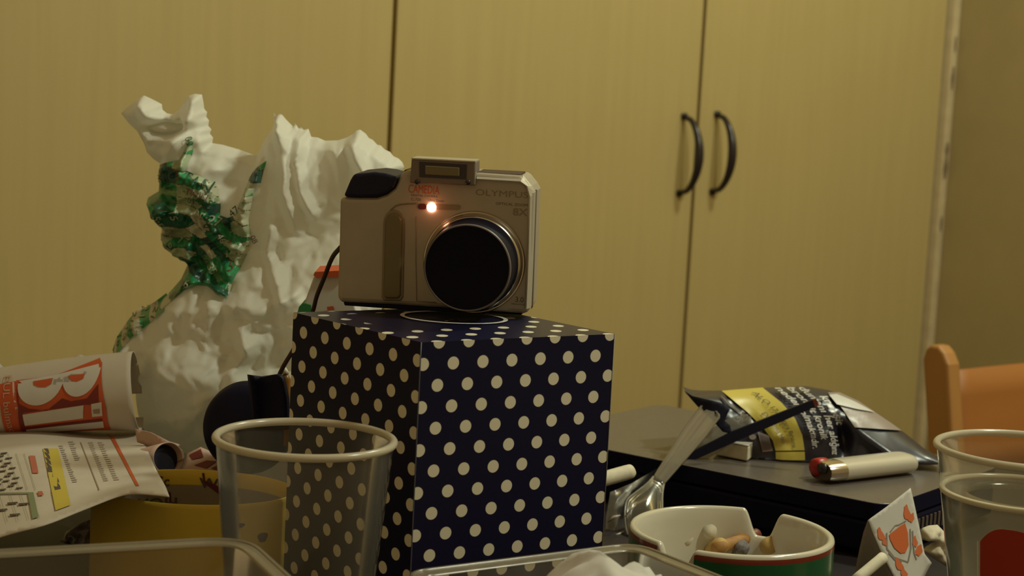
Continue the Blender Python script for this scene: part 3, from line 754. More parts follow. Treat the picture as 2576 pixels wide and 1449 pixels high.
for i in range(8):
    for j in range(4):
        xx = -62+j*21+i*4.4+8*(i % 2); yy = 1138+i*12.5-2*j
        if xx > 60+i*.8: continue
        cw_.append(qd((xx, yy+7*(j % 2)), (xx+17, yy-2+7*(j % 2)), (xx+18, yy+1+7*(j % 2)), (xx+1, yy+3.4+7*(j % 2))))
decal('crossword_blocks', cw_, PG, m_textdark, np_); cw_ = []
for (xx, yy) in ((18, 1264), (46, 1266), (-8, 1281), (24, 1293), (-30, 1270), (-40, 1300)):
    cw_.append(qd((xx, yy), (xx+26, yy-2), (xx+27, yy+2), (xx+1, yy+5)))
decal('crossword_blocks', cw_, PG, m_textdark, np_)
ln = []
for j in range(7): ln.append(qd((-60+j*20, 1140), (-59+j*20, 1140), (-30+j*20, 1232), (-31+j*20, 1232)))
for j in range(5): ln.append(qd((-30+j*27, 1240), (-29+j*27, 1240), (-8+j*27, 1316-j*3), (-9+j*27, 1316-j*3)))
ln.append(qd((-60, 1240), (84, 1238), (85, 1241), (-60, 1244)))
decal('crossword_grid', ln, PG, m_greenp, np_, 30, 30)
# rolled cover
RD = 1.205
def roll_c(px): t = (px+160)/505.; return 1030-47*t-8*math.sin(math.pi*t), 74+26*t
def RP(px, sn, lift=0, back=False):
    cy, r = roll_c(px); c0 = np.array(aty(px, cy, RD)); rr = r/FPX*RD+lift
    cs = math.sqrt(max(0, 1-sn*sn))
    lean_ = 14*sn/FPX*RD                      # the cut end leans, so lines across the roll slant with it
    return Vector((c0[0]-lean_*1.0, c0[1]-rr*cs*(-1 if back else 1), c0[2]+rr*sn))
mb = MB()
def rollf(u, v):
    a = -2.2+v*5.6; px = -160+u*505; 
    cy, r = roll_c(px); c0 = np.array(aty(px, cy, RD)); rr = r/FPX*RD*(1-.10*max(0, (a-1.57)/1.8))
    bulge = 7*math.cos(a)*u
    return Vector((c0[0]-14*math.sin(a)/FPX*RD+bulge/FPX*RD, c0[1]-rr*math.cos(a), c0[2]+rr*math.sin(a)))
mb.grid(rollf, 40, 60); mb.build('rolled_cover', m_paper, np_, solid=.0006)
def RC(x_, y_):
    px, py = x_, -y_; cy, r = roll_c(px); sn = max(-.995, min(.995, (cy-py)/r))
    u = (px+160)/505.; a = math.asin(sn); c0 = np.array(aty(px, cy, RD)); rr = r/FPX*RD+.0009+LIFT[0]
    return Vector((c0[0], c0[1]-rr*math.cos(a), c0[2]+rr*math.sin(a)))
LIFT = [0]
decal('red_field', qd((56, 946), (150, 934), (255, 896), (266, 905), (277, 960), (288, 1010), (290, 1072), (60, 1092)), RC, m_orange, np_, 8, 6)
LIFT[0] = .0003
decal('dark_red_outline', [qd((62, 950), (70, 1000), (95, 1012), (140, 1016), (178, 985), (200, 992), (240, 985), (266, 950), (270, 1000), (235, 1000), (80, 1022), (80, 1062), (276, 1036), (276, 1046), (70, 1078))], RC, m_deep, np_, 8, 6)
LIFT[0] = .0005
lobes = []
for (cx, cy_, rx, ry, sl) in ((121, 944, 58, 58, -.17), (220, 924, 46, 56, -.20)):
    pts = [(cx-rx, cy_-sl*rx*1.0), (cx+rx, cy_+sl*rx*1.0)]
    arc = [(cx+rx*math.cos(a), cy_+sl*rx*math.cos(a)+ry*math.sin(a)) for a in np.linspace(0, math.pi, 20)]
    lobes.append(qd(*arc))
lobes.append(qd((64, 948), (150, 934), (258, 908), (262, 916), (190, 950), (100, 965)))
lobes += [qd((79, 1026), (232, 1001), (229, 1035), (81, 1056)), qd((251, 998), (277, 993), (278, 1028), (252, 1031)), qd((80, 1068), (278, 1043), (277, 1062), (81, 1084))]
decal('cover_letters', lobes, RC, m_paperw, np_, 8, 6)
LIFT[0] = .0008
decal('letter_counters', [qd((101, 948), (150, 940), (148, 953), (135, 960), (116, 960), (104, 956)), qd((187, 934), (229, 929), (227, 940), (212, 946), (197, 945))], RC, m_orange, np_, 8, 6)
decal('date_box', [qd((255, 1012), (272, 1010), (272, 1021), (256, 1022))], RC, m_textgrey, np_)
LIFT[0] = .0003
decal('side_band', [qd((14, 956), (55, 948), (68, 1010), (66, 1088), (30, 1090), (24, 1010)), qd((-80, 950), (14, 944), (14, 958), (-80, 962))], RC, m_orange, np_, 8, 6)
decal('side_rules', [qd((48, 950), (52, 950), (66, 1010), (66, 1086), (62, 1086), (61, 1010)), qd((0, 1000), (2, 1000), (8, 1085), (6, 1085))], RC, m_paperw, np_, 8, 6)
LIFT[0] = .0006
decal('lettering', [place(text2d('BUL bulmaca', 25, 1.15), 40, -1012, R(-84))], RC, mat('pale_pink_print', (.55, .34, .25), .6), np_, 6, 6)
# white page corner behind the roll
V, F, B_ = fill([(-160, 830), (-40, 890), (0, 915), (30, 948), (30, 990), (-160, 1000)], 14, 2)
mb = MB(); mb.add([aty(p[0], p[1], 1.232+.006*math.sin(p[0]*.03)) for p in V], F); mb.build('back_page', m_paperw, np_, solid=.0005)

# curled paper below it with a dark open end
ct = np.array(aty(424, 1152, 1.135)); 
cl = thing('curled_paper', 'curled sheet of pinkish newsprint with a dark open end behind the yellow tub', 'paper', (ct[0], ct[1], 0))
ax_ = np.array([-.84, .46, -.34]); ax_ /= np.linalg.norm(ax_); s1 = np.array([.42, .86, 0]); s1 /= np.linalg.norm(s1); s2 = np.cross(s1, ax_); s2 *= np.sign(s2[2])
mb = MB(); mb.grid(lambda u, v: ct+ax_*(.06*u)+(s1*.0135*math.cos(v*7.0-.4)+s2*.0088*math.sin(v*7.0-.4))*(1+.08*v), 14, 50); mb.build('paper_roll', m_pink, cl, solid=.0006)
mb = MB(); mb.lathe([(.0, 0), (.011, 0)], 24, Matrix(((s1[0]*1.2, s2[0]*.8, ax_[0], ct[0]+ax_[0]*.004), (s1[1]*1.2, s2[1]*.8, ax_[1], ct[1]+ax_[1]*.004), (s1[2], s2[2]*.8, ax_[2], ct[2]+ax_[2]*.004), (0, 0, 0, 1)))); mb.build('hollow_shade', m_stick, cl)  # black disc stands for the shade inside the open roll
mb = MB()
V, F, B_ = fill([(340, 1078), (380, 1088), (425, 1110), (452, 1118), (440, 1135), (380, 1125), (345, 1112)], 8, 2)
mb.add([aty(p[0], p[1], 1.155-.004*math.sin(p[0]*.05)) for p in V], F); mb.build('loose_edge', m_pink, cl, solid=.0005)

# red printed leaflet between tub and bag
lf = thing('leaflet', 'red and white printed leaflet lying behind the yellow tub', 'leaflet', aty(520, 1165, 1.17)*np.array([1, 1, 0]))
V, F, B_ = fill([(470, 1142), (505, 1125), (560, 1150), (620, 1190), (620, 1260), (440, 1260)], 10, 2)
LFD = lambda px, py: 1.15-(py-1140)*.0004
mb = MB(); mb.add([aty(p[0], p[1], LFD(*p)) for p in V], F); mb.build('sheet', m_pink, lf, solid=.0005)
LB = lambda x_, y_: aty(x_, -y_, LFD(x_, -y_)-.0012)
decal('red_heading', [qd((476, 1144), (505, 1129), (512, 1150), (484, 1156)), qd((488, 1170), (520, 1158), (545, 1160), (520, 1178)), qd((530, 1178), (560, 1165), (580, 1178), (560, 1186))], LB, m_deep, lf, 12, 12)

# small white crumpled tissue behind the roll
def crumple(name, label, cat, poly, Y, th, m, seed, step=5, amp=.006, group=None, z0=None):
    V, F, B_ = fill(poly, step, seed); e = edge_dist(V, B_)
    d = th*(1-np.exp(-e/18))+amp*np.clip(e/10, 0, 1)*(facets(V[:, 0], V[:, 1], 26, 34, .5, seed, .4)+.5*facets(V[:, 0], V[:, 1], 13, 15, -.4, seed+4, .4))
    P = [np.array(aty(p[0], p[1], Y)) for p in V]; ib = e < .01
    vs = [p-np.array([0, d[i]*(not ib[i]), 0]) for i, p in enumerate(P)]; bk = {}
    for i, p in enumerate(P):
        if ib[i]: bk[i] = i
        else: bk[i] = len(vs); vs.append(p+np.array([0, d[i]*.9, 0]))
    mb = MB(); mb.add(vs, list(F)+[tuple(bk[j] for j in f[::-1]) for f in F if not all(ib[j] for j in f)])
    o = mb.build(name, m, None); tag(o, label, cat, group); return o
crumple('tissue', 'small crumpled white tissue peeking over the red newspaper roll', 'tissue', [(183, 908), (188, 896), (203, 892), (218, 897), (232, 900), (248, 908), (262, 930), (262, 1080), (175, 1080), (176, 930)], 1.262, .010, m_paperw, 6)
crumple('plastic_scrap', 'scrap of shiny grey film on the table under the newspaper edge', 'plastic scrap', [(150, 1362), (165, 1338), (190, 1322), (225, 1308), (250, 1312), (250, 1372), (200, 1378)], 1.10, .006, mat('grey_film', (.16, .135, .12), .3, vary=.4, scale=120), 9)

# ------------------------------------------------------------------ yellow tub
TH = .060
tc_ = np.array(atz(488, 1226, TH)); rx_, ry_ = 251/FPX*np.linalg.norm(tc_-np.array([0, 0, EYE])), .041
tub = thing('yellow_tub', 'yellow oval plastic tub with a printed paper lining next to the box', 'tub', (tc_[0], tc_[1], 0))
def oval(sc, z, dz=0):
    return lambda u: Vector((tc_[0]+rx_*sc*math.cos(2*math.pi*u), tc_[1]+ry_*sc*math.sin(2*math.pi*u), z+dz*math.sin(2*math.pi*u)))
mb = MB(); lv = [(.0, .0), (.985, .0), (1.0, .003), (1.0, .058), (.996, .060), (.985, .0605), (.975, .060), (.970, .055), (.965, .004), (0., .0035)]
mb.grid(lambda u, v: oval(*lv[int(round(v*9))])(u), 72, 10, closed_u=True); mb.build('tub_wall', m_yellow, tub, sharp=60)
mb = MB(); mb.grid(lambda u, v: oval(.955, .006+.046*v)(u), 72, 6, closed_u=True); li_ = mb.build('paper_liner', m_liner, tub)
def LN(x_, y_):                              # printing on the lining: x = angle round the tub, y = height
    a = x_; return Vector((tc_[0]+rx_*.945*math.cos(a), tc_[1]+ry_*.945*math.sin(a), y_))
def onliner(px, py):                         # angle and height of the far inner wall at a view line
    best = None
    d = ray(px, py); o = np.array([0, 0, EYE])
    A = (d[0]/rx_)**2+(d[1]/ry_)**2; q = (o-tc_); Bq = 2*(d[0]*q[0]/rx_**2+d[1]*q[1]/ry_**2); Cq = (q[0]/rx_)**2+(q[1]/ry_)**2-.945**2
    D = max(Bq*Bq-4*A*Cq, 0); t = (-Bq+math.sqrt(D))/(2*A); p = o+d*t
    return math.atan2((p[1]-tc_[1])/ry_, (p[0]-tc_[0])/rx_), p[2]
def lpoly(*pts): return poly2d([onliner(*p) for p in pts])
decal('red_print', [lpoly((508, 1190), (514, 1190), (516, 1209), (560, 1228), (572, 1254), (560, 1250), (512, 1214)), lpoly((424, 1235), (430, 1240), (432, 1268), (427, 1268))], LN, m_purple, tub)
q1 = onliner(532, 1200)
decal('lettering', [place(text2d('WI', .008, 1.1, True), -q1[0], q1[1]-.004)], lambda x_, y_: LN(-x_*1.0 if False else q1[0]-(x_+q1[0])/(.045), y_), m_textdark, li_)
q1 = onliner(385, 1256)
decal('lettering', [place(text2d('HOW', .009, 1.1, True), 0, q1[1]-.003)], lambda x_, y_: LN(q1[0]+x_/.045, y_), m_textdark, li_)
q1 = onliner(411, 1212)
decal('lettering', [place(text2d('Sc', .008, .9, True), 0, q1[1])], lambda x_, y_: LN(q1[0]-x_/.045, y_), m_textdark, li_)
def spot(px, py, w, h):
    d = ray(px, py); o = np.array([0, 0, EYE]); k = 1.004
    A = (d[0]/rx_)**2+(d[1]/ry_)**2; q = (o-tc_); Bq = 2*(d[0]*q[0]/rx_**2+d[1]*q[1]/ry_**2); Cq = (q[0]/rx_)**2+(q[1]/ry_)**2-k**2
    t = (-Bq-math.sqrt(max(Bq*Bq-4*A*Cq, 0)))/(2*A); p = o+d*t; a0 = math.atan2((p[1]-tc_[1])/ry_, (p[0]-tc_[0])/rx_)
    mb = MB(); vs = [Vector((tc_[0]+rx_*k*math.cos(a0), tc_[1]+ry_*k*math.sin(a0), p[2]))]
    for i in range(14):
        a = 2*math.pi*i/14; aa = a0+w*math.cos(a)*(1+.2*math.sin(3*a)); vs.append(Vector((tc_[0]+rx_*k*math.cos(aa), tc_[1]+ry_*k*math.sin(aa), p[2]+h*math.sin(a)*(1+.15*math.cos(2*a)))))
    mb.add(vs, [(0, i+1, (i+1) % 14+1) for i in range(14)]); mb.build('brown_spot', m_brownspot, tub)
spot(661, 1352, .065, .0030); spot(604, 1322, .05, .0014)

# ------------------------------------------------------------------ black round thing and the strap tab behind the tub
dc = np.array(aty(624, 1075, 1.13))
cap = thing('round_black_case', 'round black disc-shaped case standing on edge left of the polka dot box', 'case', dc*np.array([1, 1, 0]))
MD = Matrix.Translation(Vector(dc)) @ Matrix.Rotation(R(-14), 4, 'Z') @ Matrix.Rotation(R(82), 4, 'X')
rr_ = 118/FPX*1.13
mb = MB(); mb.lathe([(.0, .013), (rr_*.72, .0125), (rr_*.88, .010), (rr_*.97, .005), (rr_, 0), (rr_*.98, -.006), (rr_*.9, -.011), (0, -.012)], 72, MD); mb.build('disc', m_black, cap, sharp=60)
mb = MB(); mb.lathe([(rr_*.985, -.0035), (rr_*1.012, -.002), (rr_*1.012, .001), (rr_*.985, .003)], 72, MD); mb.build('edge_band', m_stick, cap)
V, F, B_ = fill([(626, 943), (660, 948), (700, 941), (712, 950), (722, 1000), (726, 1080), (640, 1080), (632, 1000)], 12, 3)
mb = MB(); mb.add([aty(p[0], p[1], 1.095+.004*math.cos((p[0]-675)*.035)) for p in V], F)
tabo = mb.build('strap_tab', m_black, cam, solid=.004)
dw_ = thing('amber_stick', 'narrow amber plastic strip upright between black tab and polka dot box', 'plastic strip', aty(719, 1040, 1.118)*np.array([1, 1, 0]))
mb = MB(); mb.tube([aty(718, 938, 1.118), aty(719, 955, 1.118), aty(720, 1000, 1.118), aty(721, 1120, 1.118)], [.0014, .0030, .0024, .0022], 12); mb.build('strip', mat('amber_plastic', (.34, .15, .03), .3, trans=.3), dw_)
mb = MB(); mb.tube([aty(716, 925, 1.118), aty(718, 940, 1.118)], [.0008, .0024], 10); mb.build('pale_tip', m_cig, dw_)

# carton glimpsed between box and camera
pk = thing('small_carton', 'white carton with orange band and green foot behind the camera', 'carton', aty(815, 760, 1.19)*np.array([1, 1, 0]))
def frust(pts, yb, depth):
    mb = MB(); a = [np.array(aty(p[0], p[1], yb)) for p in pts]; bb = [p+np.array([0, depth, 0]) for p in a]; n_ = len(a)
    mb.add(a+bb, [tuple(range(n_)), tuple(range(2*n_-1, n_-1, -1))]+[(i, (i+1) % n_, (i+1) % n_+n_, i+n_) for i in range(n_)]); return mb
frust([(790, 694), (872, 690), (900, 800), (752, 800)], 1.155, .028).build('carton_body', m_paperw, pk, smooth=False, bevel=.001)
frust([(792, 684), (872, 680), (872, 696), (796, 699), (788, 692)], 1.153, .030).build('orange_band', m_orange, pk, smooth=False)
frust([(752, 772), (762, 762), (782, 768), (784, 800), (745, 800)], 1.153, .030).build('green_foot', mat('bright_green', (.02, .2, .06), .5), pk, smooth=False)
frust([(745, 800), (905, 800), (905, 1400), (745, 1400)], 1.156, .026).build('lower_body', m_paperw, pk, smooth=False)
decal('red_mark', [qd((822, 772), (838, 770), (842, 780), (824, 781))], lambda x_, y_: aty(x_, -y_, 1.1545), m_orange, pk)

# ------------------------------------------------------------------ clear plastic cups
def cup(label, px, py, rpx, h, m, taper, grp=None):
    c = np.array(atz(px, py, h)); r = rpx/FPX*np.linalg.norm(c-np.array([0, 0, EYE]))
    t = thing('plastic_cup', label, 'cup', (c[0], c[1], 0), grp)
    M = Matrix.Translation((c[0], c[1], 0)); rb = r-taper*h
    mb = MB(); mb.lathe([(r-.0012, h-.001)]+[(r-.0014-(taper*h)*k/14, h-.002-(h-.006)*k/14) for k in range(15)], 96, M); w = mb.build('wall', m, t)
    mb = MB(); mb.lathe([(rb-.0014, .0036), (rb-.006, .003), (rb-.012, .0016), (0.0001, .0016)], 64, M); mb.build('bottom', m, t)
    mb = MB(); ts = .0019
    mb.lathe([(r-ts*.8+ts*math.cos(a)*1.05, h-ts*.8+ts*math.sin(a)) for a in np.linspace(0, 2*math.pi, 14, endpoint=False)], 128, M, closed=True); mb.build('rolled_rim', m_rim, t)
    return t, c, r
cupA, cA, rA = cup('empty clear plastic cup left of the polka dot box', 768, 1097, 229, .118, m_cup, .085)
cupB, cB, rB = cup('clear plastic cup with a red label by the chair', 2582, 1126, 220, .112, m_cup2, .15)
M = Matrix.Translation((cB[0], cB[1], 0))
hB = .112; zr = hB-.0245; r2 = rB-.0014-.15*.0245
mb = MB(); mb.lathe([(r2-.0009+.0016*math.cos(a), zr+.0016*math.sin(a)) for a in np.linspace(0, 2*math.pi, 12, endpoint=False)], 128, M, closed=True); mb.build('shoulder_ring', m_rim, cupB)
mb = MB(); mb.lathe([(r2-.002, zr-.0005), (r2-.008, zr-.002), (r2-.0125, zr-.0002), (r2-.0135, zr-.004)], 96, M); mb.build('inner_step', m_tray, cupB)
def wallB(a, z, e=.0006): r = rB-.0014-.15*(hB-z)+e; return Vector((cB[0]+r*math.cos(a), cB[1]+r*math.sin(a), z))
lab = []
def angB(px):                                 # angle on the near wall whose view line is px
    s = (px-2582)/220.; return -math.pi/2+math.asin(max(-1, min(1, s)))
mb = MB(); aL, aR_ = angB(2432), angB(2700)
def labf(u, v):
    ztop = .0770-.004*(0 if u > .25 else (1-u/.25)**2.2*2.2)-.010*max(0, u-.35)
    return wallB(aL+(aR_-aL)*u, .015+(ztop-.015)*v)
mb.grid(labf, 40, 12); lb_ = mb.build('red_label', mat('red_label_ink', (.50, .050, .024), .45), cupB)
mb = MB(); mb.grid(lambda u, v: wallB(angB(2424)+.02*u, .012+.056*v, .0004), 3, 8); mb.build('label_edge', m_trayrim, cupB)
mb = MB(); mb.grid(lambda u, v: wallB(angB(2552)+(angB(2600)-angB(2552))*u, .0715+.010*v, -.0006), 6, 5); mb.build('dark_print', m_textdark, cupB)

# ------------------------------------------------------------------ clear takeaway containers in front
def rounded(P, rad, n=8):
    out = []
    for i in range(4):
        p = P[i]; a = P[i-1]-p; c = P[(i+1) % 4]-p; la, lc = np.linalg.norm(a), np.linalg.norm(c); a /= la; c /= lc
        for k in range(n+1):
            t = k/n; q0 = p+a*rad; q1 = p+c*rad
            out.append((1-t)**2*q0+2*t*(1-t)*p+t*t*q1)
    res = []
    for i in range(len(out)):
        a = out[i]; c = out[(i+1) % len(out)]; k = max(1, int(np.linalg.norm(c-a)/.006)); res += [a+(c-a)*j/k for j in range(k)]
    return res
def tray(label, corners, z, rad, ribs):
    P = [np.array([c[0], c[1], 0.]) for c in corners]; cen = sum(P)/4
    t = thing('food_container', label, 'container', (cen[0], cen[1], 0))
    loop = rounded(P, rad)
    def off(d, zz):
        o = []
        n_ = len(loop)
        for i in range(n_):
            tg = loop[(i+1) % n_]-loop[i-1]; tg /= np.linalg.norm(tg); nn = np.array([tg[1], -tg[0], 0])
            if nn @ (loop[i]-cen) < 0: nn = -nn
            o.append(loop[i]+nn*d+np.array([0, 0, zz]))
        return o
    def skin(levels, name, m):
        mb = MB(); n_ = len(loop); vs = []; fs = []
        for (d, zz) in levels: vs += off(d, zz)
        for k in range(len(levels)-1):
            for i in range(n_): fs.append((k*n_+i, k*n_+(i+1) % n_, (k+1)*n_+(i+1) % n_, (k+1)*n_+i))
        return mb.add(vs, fs).build(name, m, t)
    skin([(-.0062, z-.001), (-.0066, z-.004), (-.0085, z*.5), (-.011, .004), (-.014, .0015), (-.03, .0015)], 'wall', m_tray)
    skin([(.0, z-.0035), (.0004, z-.001), (-.0006, z), (-.0022, z-.0004), (-.0045, z-.0012), (-.0062, z-.0005), (-.0066, z-.0016)], 'rim', m_trayrim)
    mb = MB(); mb.tube(off(-.0002, z-.0006), .0012, 8, closed=True); mb.build('bead', m_trayrim, t)
    mb = MB(); vs = off(-.03, .0015); mb.add(vs, [tuple(range(len(vs)))]); mb.build('base', m_tray, t)
    return t, cen, off
zA = .084
a0 = np.array(atz(620, 1350, zA)); a1 = np.array(atz(-260, 1398, zA)); ex = (a1-a0)/np.linalg.norm(a1-a0); ey = np.array([-ex[1], ex[0], 0]); ey *= -np.sign(ey[1])
trA, cenA, offA = tray('clear plastic food container at the left front of the table', [a0, a1, a1+ey*.115, a0+ey*.115], zA, .022, 0)
zB = .074
b0 = np.array(atz(1600, 1366, zB)); b1 = np.array(atz(1010, 1440, zB)); ex = (b1-b0)/np.linalg.norm(b1-b0); ey = np.array([-ex[1], ex[0], 0]); ey *= -np.sign(ey[1])
trB, cenB, offB = tray('clear plastic food container with a napkin in front of the polka dot box', [b0, b1, b1+ey*.10, b0+ey*.10], zB, .014, 1)
def lump(name, label, cat, c, sx, sy, h, m, seed, amp=.25):
    mb = MB()
    def f(u, v):
        a = 2*math.pi*u; r = math.sin(v*math.pi/2)
        n_ = 1+amp*(float(facets(np.array([math.cos(a)*r*3]), np.array([math.sin(a)*r*3]), .8, .8, .3, seed)[0])-.5)*2
        return Vector((c[0]+sx*r*math.cos(a)*(.9+.1*n_), c[1]+sy*r*math.sin(a)*(.9+.1*n_), c[2]+h*math.cos(v*math.pi/2)**.6*n_ if v < 1 else c[2]))
    mb.grid(f, 48, 14, closed_u=True)
    return tag(mb.build(name, m, None), label, cat)
lump('food_scraps', 'grey leftovers inside the left front container', 'food', (cenA[0]+.012, cenA[1], .004), .040, .028, .056, m_food, 3, .25)['kind'] = 'stuff'
nc_ = atz(1530, 1476, .075)
lump('napkin', 'crumpled white napkin inside the middle front container', 'napkin', (nc_[0], nc_[1], .004), .040, .030, .084, m_paperw, 5, .07)

# ------------------------------------------------------------------ ashtray with butts
AH = .044
ac = np.array(atz(1841, 1331, AH)); ar = 254/FPX*np.linalg.norm(ac-np.array([0, 0, EYE]))
ash = thing('ashtray', 'round green ceramic ashtray with a red line and two notches', 'ashtray', (ac[0], ac[1], 0))
def notch(a):
    d = 0
    for (a0_, w) in ((R(64), .235), (R(232), .24)):
        q = abs((a-a0_+math.pi) % (2*math.pi)-math.pi)
        k = min(1, max(0, (w-q)/.19)); d = max(d, .0155*k*k*k*(k*(6*k-15)+10))
    return d
NS = 288; mb = MB()
rows = []
for k in range(13): rows.append((ar-.0004*(k < 1), k/12*(AH-.0022), 0))
for (dr, dz) in ((-.0004, -.0008), (-.0014, -.0001), (-.0026, .0), (-.0038, -.0005), (-.0045, -.0018)): rows.append((ar+dr, AH+dz, 1))
for k in range(1, 8): rows.append((ar-.0048-.0006*k, AH-.0018-(AH-.010)*k/7, 1))
rows.append((ar-.014, .0065, 1)); rows.append((.0001, .006, 1))
vs, fs, mi = [], [], []
for j in range(NS):
    a = 2*math.pi*j/NS; nd = notch(a)
    for (r, z, k) in rows:
        top = AH-nd
        zz = z if r < ar-.011 else (z if z < .012 else .012+(z-.012)*(top-.012)/(AH-.012))
        vs.append((ac[0]+r*math.cos(a), ac[1]+r*math.sin(a), zz))
nr = len(rows)
for j in range(NS):
    for i in range(nr-1):
        fs.append((j*nr+i, ((j+1) % NS)*nr+i, ((j+1) % NS)*nr+i+1, j*nr+i+1)); 
        steep = abs(notch(2*math.pi*j/NS)-notch(2*math.pi*(j+1)/NS)) > .0012
        mi.append(1 if (rows[i+1][2] or (steep and i > 5)) else 0)
mb.v = [tuple(map(float, v)) for v in vs]; mb.f = fs; mb.m = mi
# the outside carries a red line just under the white lip
m_out = bpy.data.materials.new('green_glaze_red_line'); t_, n_, l_ = nt(m_out); bs = n_['Principled BSDF']
tcn = n_.new('ShaderNodeTexCoord'); sp = n_.new('ShaderNodeSeparateXYZ'); l_.new(tcn.outputs['Object'], sp.inputs[0])
rp = n_.new('ShaderNodeValToRGB'); rp.color_ramp.interpolation = 'CONSTANT'
mpn = n_.new('ShaderNodeMath'); mpn.operation = 'DIVIDE'; l_.new(sp.outputs[2], mpn.inputs[0]); mpn.inputs[1].default_value = AH
l_.new(mpn.outputs[0], rp.inputs[0]); e_ = rp.color_ramp.elements
e_[0].position = 0; e_[0].color = (.017, .115, .04, 1); e_[1].position = .885; e_[1].color = (.22, .03, .012, 1)
x_ = e_.new(.955); x_.color = (.60, .55, .45, 1)
l_.new(rp.outputs[0], bs.inputs['Base Color']); bs.inputs['Roughness'].default_value = .25; bs.inputs['Coat Weight'].default_value = .4
mb.build('dish', [m_out, m_glaze], ash, sharp=75)
lump('cigarette_ash', 'loose grey ash heaped inside the green ashtray', 'ash', (ac[0]+.006, ac[1]-.004, .006), .030, .024, .017, m_ash, 8, .5)['kind'] = 'stuff'
def butt(label, p0, p1, r, cols):
    p0, p1 = np.array(p0), np.array(p1); t = thing('cigarette_butt', label, 'cigarette butt', p0, 'cigarette butts in the ashtray')
    for (n_, a, b_, m) in cols:
        mb = MB(); q = [p0+(p1-p0)*(a+(b_-a)*k/4) for k in range(5)]; mb.tube(q, [r*(1+.03*math.sin(9*k+a*7)) for k in range(5)], 14); mb.build(n_, m, t)
def A(px, py, dz): return atz(px, py, dz)
butt('white cigarette stub standing up in the green ashtray', atz(1780, 1405, .008), atz(1786, 1333, .031), .0040, [('paper', .35, 1, m_cig), ('filter', 0, .35, m_cig)])
butt('tan cigarette butt leaning across the ashtray toward the back notch', atz(1800, 1382, .024), atz(1904, 1345, .027), .0038, [('filter', 0, .78, m_tan), ('burnt_end', .78, 1, m_dkred)])
butt('short yellowish cigarette butt at the right of the ash heap', atz(1916, 1392, .014), atz(1938, 1370, .026), .0052, [('filter', 0, 1, mat('filter_yellow', (.55, .38, .14), .7, vary=.1, scale=100))])
butt('stubby yellow-stained filter beside the upright white stub', atz(1790, 1388, .018), atz(1814, 1372, .026), .0048, [('filter', 0, 1, mat('filter_stained', (.52, .33, .10), .7, vary=.15, scale=100))])
butt('white stub seen through the front notch of the ashtray', atz(1718, 1385, .014), atz(1728, 1352, .026), .0040, [('paper', 0, 1, m_cig)])
butt('grey crushed butt end in the middle of the ashtray', atz(1856, 1395, .016), atz(1868, 1376, .025), .0042, [('paper', 0, .7, m_ash), ('crushed_end', .7, 1, m_ash)])

# ------------------------------------------------------------------ laptop with pouch and lighter
LZ = .036
Cc = np.array(atz(2232, 1272, LZ)); La = np.array(atz(1545, 1134, LZ))-Cc; La[2] = 0; La /= np.linalg.norm(La); Lb = np.array([La[1], -La[0], 0])
if Lb[1] < 0: Lb = -Lb
fc = np.array(atz(1655, 1016, LZ))-Cc; lenA, lenB = fc @ La, fc @ Lb
lap = thing('laptop', 'closed black laptop lying under the tobacco pouch and lighter', 'laptop', Cc*np.array([1, 1, 0]))
ML_ = Matrix(((La[0], Lb[0], 0, Cc[0]), (La[1], Lb[1], 0, Cc[1]), (0, 0, 1, 0), (0, 0, 0, 1)))
lenB2 = max(lenB, .165)
def rrect(w, h, r, n=6):
    o = []
    for (cx, cy, a) in ((w-r, h-r, 0), (r, h-r, 90), (r, r, 180), (w-r, r, 270)):
        for k in range(n+1): t = R(a+90*k/n); o.append((cx+r*math.cos(t), cy+r*math.sin(t)))
    return o
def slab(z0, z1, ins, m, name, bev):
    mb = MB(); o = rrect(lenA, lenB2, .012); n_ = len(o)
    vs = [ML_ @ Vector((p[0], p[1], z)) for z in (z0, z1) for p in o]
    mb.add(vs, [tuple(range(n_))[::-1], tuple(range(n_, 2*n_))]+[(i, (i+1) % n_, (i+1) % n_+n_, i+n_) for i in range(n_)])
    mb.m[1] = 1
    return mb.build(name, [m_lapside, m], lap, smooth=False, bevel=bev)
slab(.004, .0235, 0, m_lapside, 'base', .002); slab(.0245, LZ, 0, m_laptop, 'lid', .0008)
lid = lap.children[-1]
mb = MB()
for (a, c) in ((.02, .02), (lenA-.02, .02), (.02, lenB2-.02), (lenA-.02, lenB2-.02)): mb = MB(); mb.lathe([(0.0001, 0), (.006, 0), (.006, .0042), (.0001, .0042)], 16, ML_ @ Matrix.Translation((a, c, 0))); mb.build('rubber_foot', m_black, lap)
mb = MB()
for k in range(7): mb.box((-.0006, .045+.006*k, .010), (.0004, .048+.006*k, .020), ML_)
mb.build('side_vent', m_greyink, lap, smooth=False)

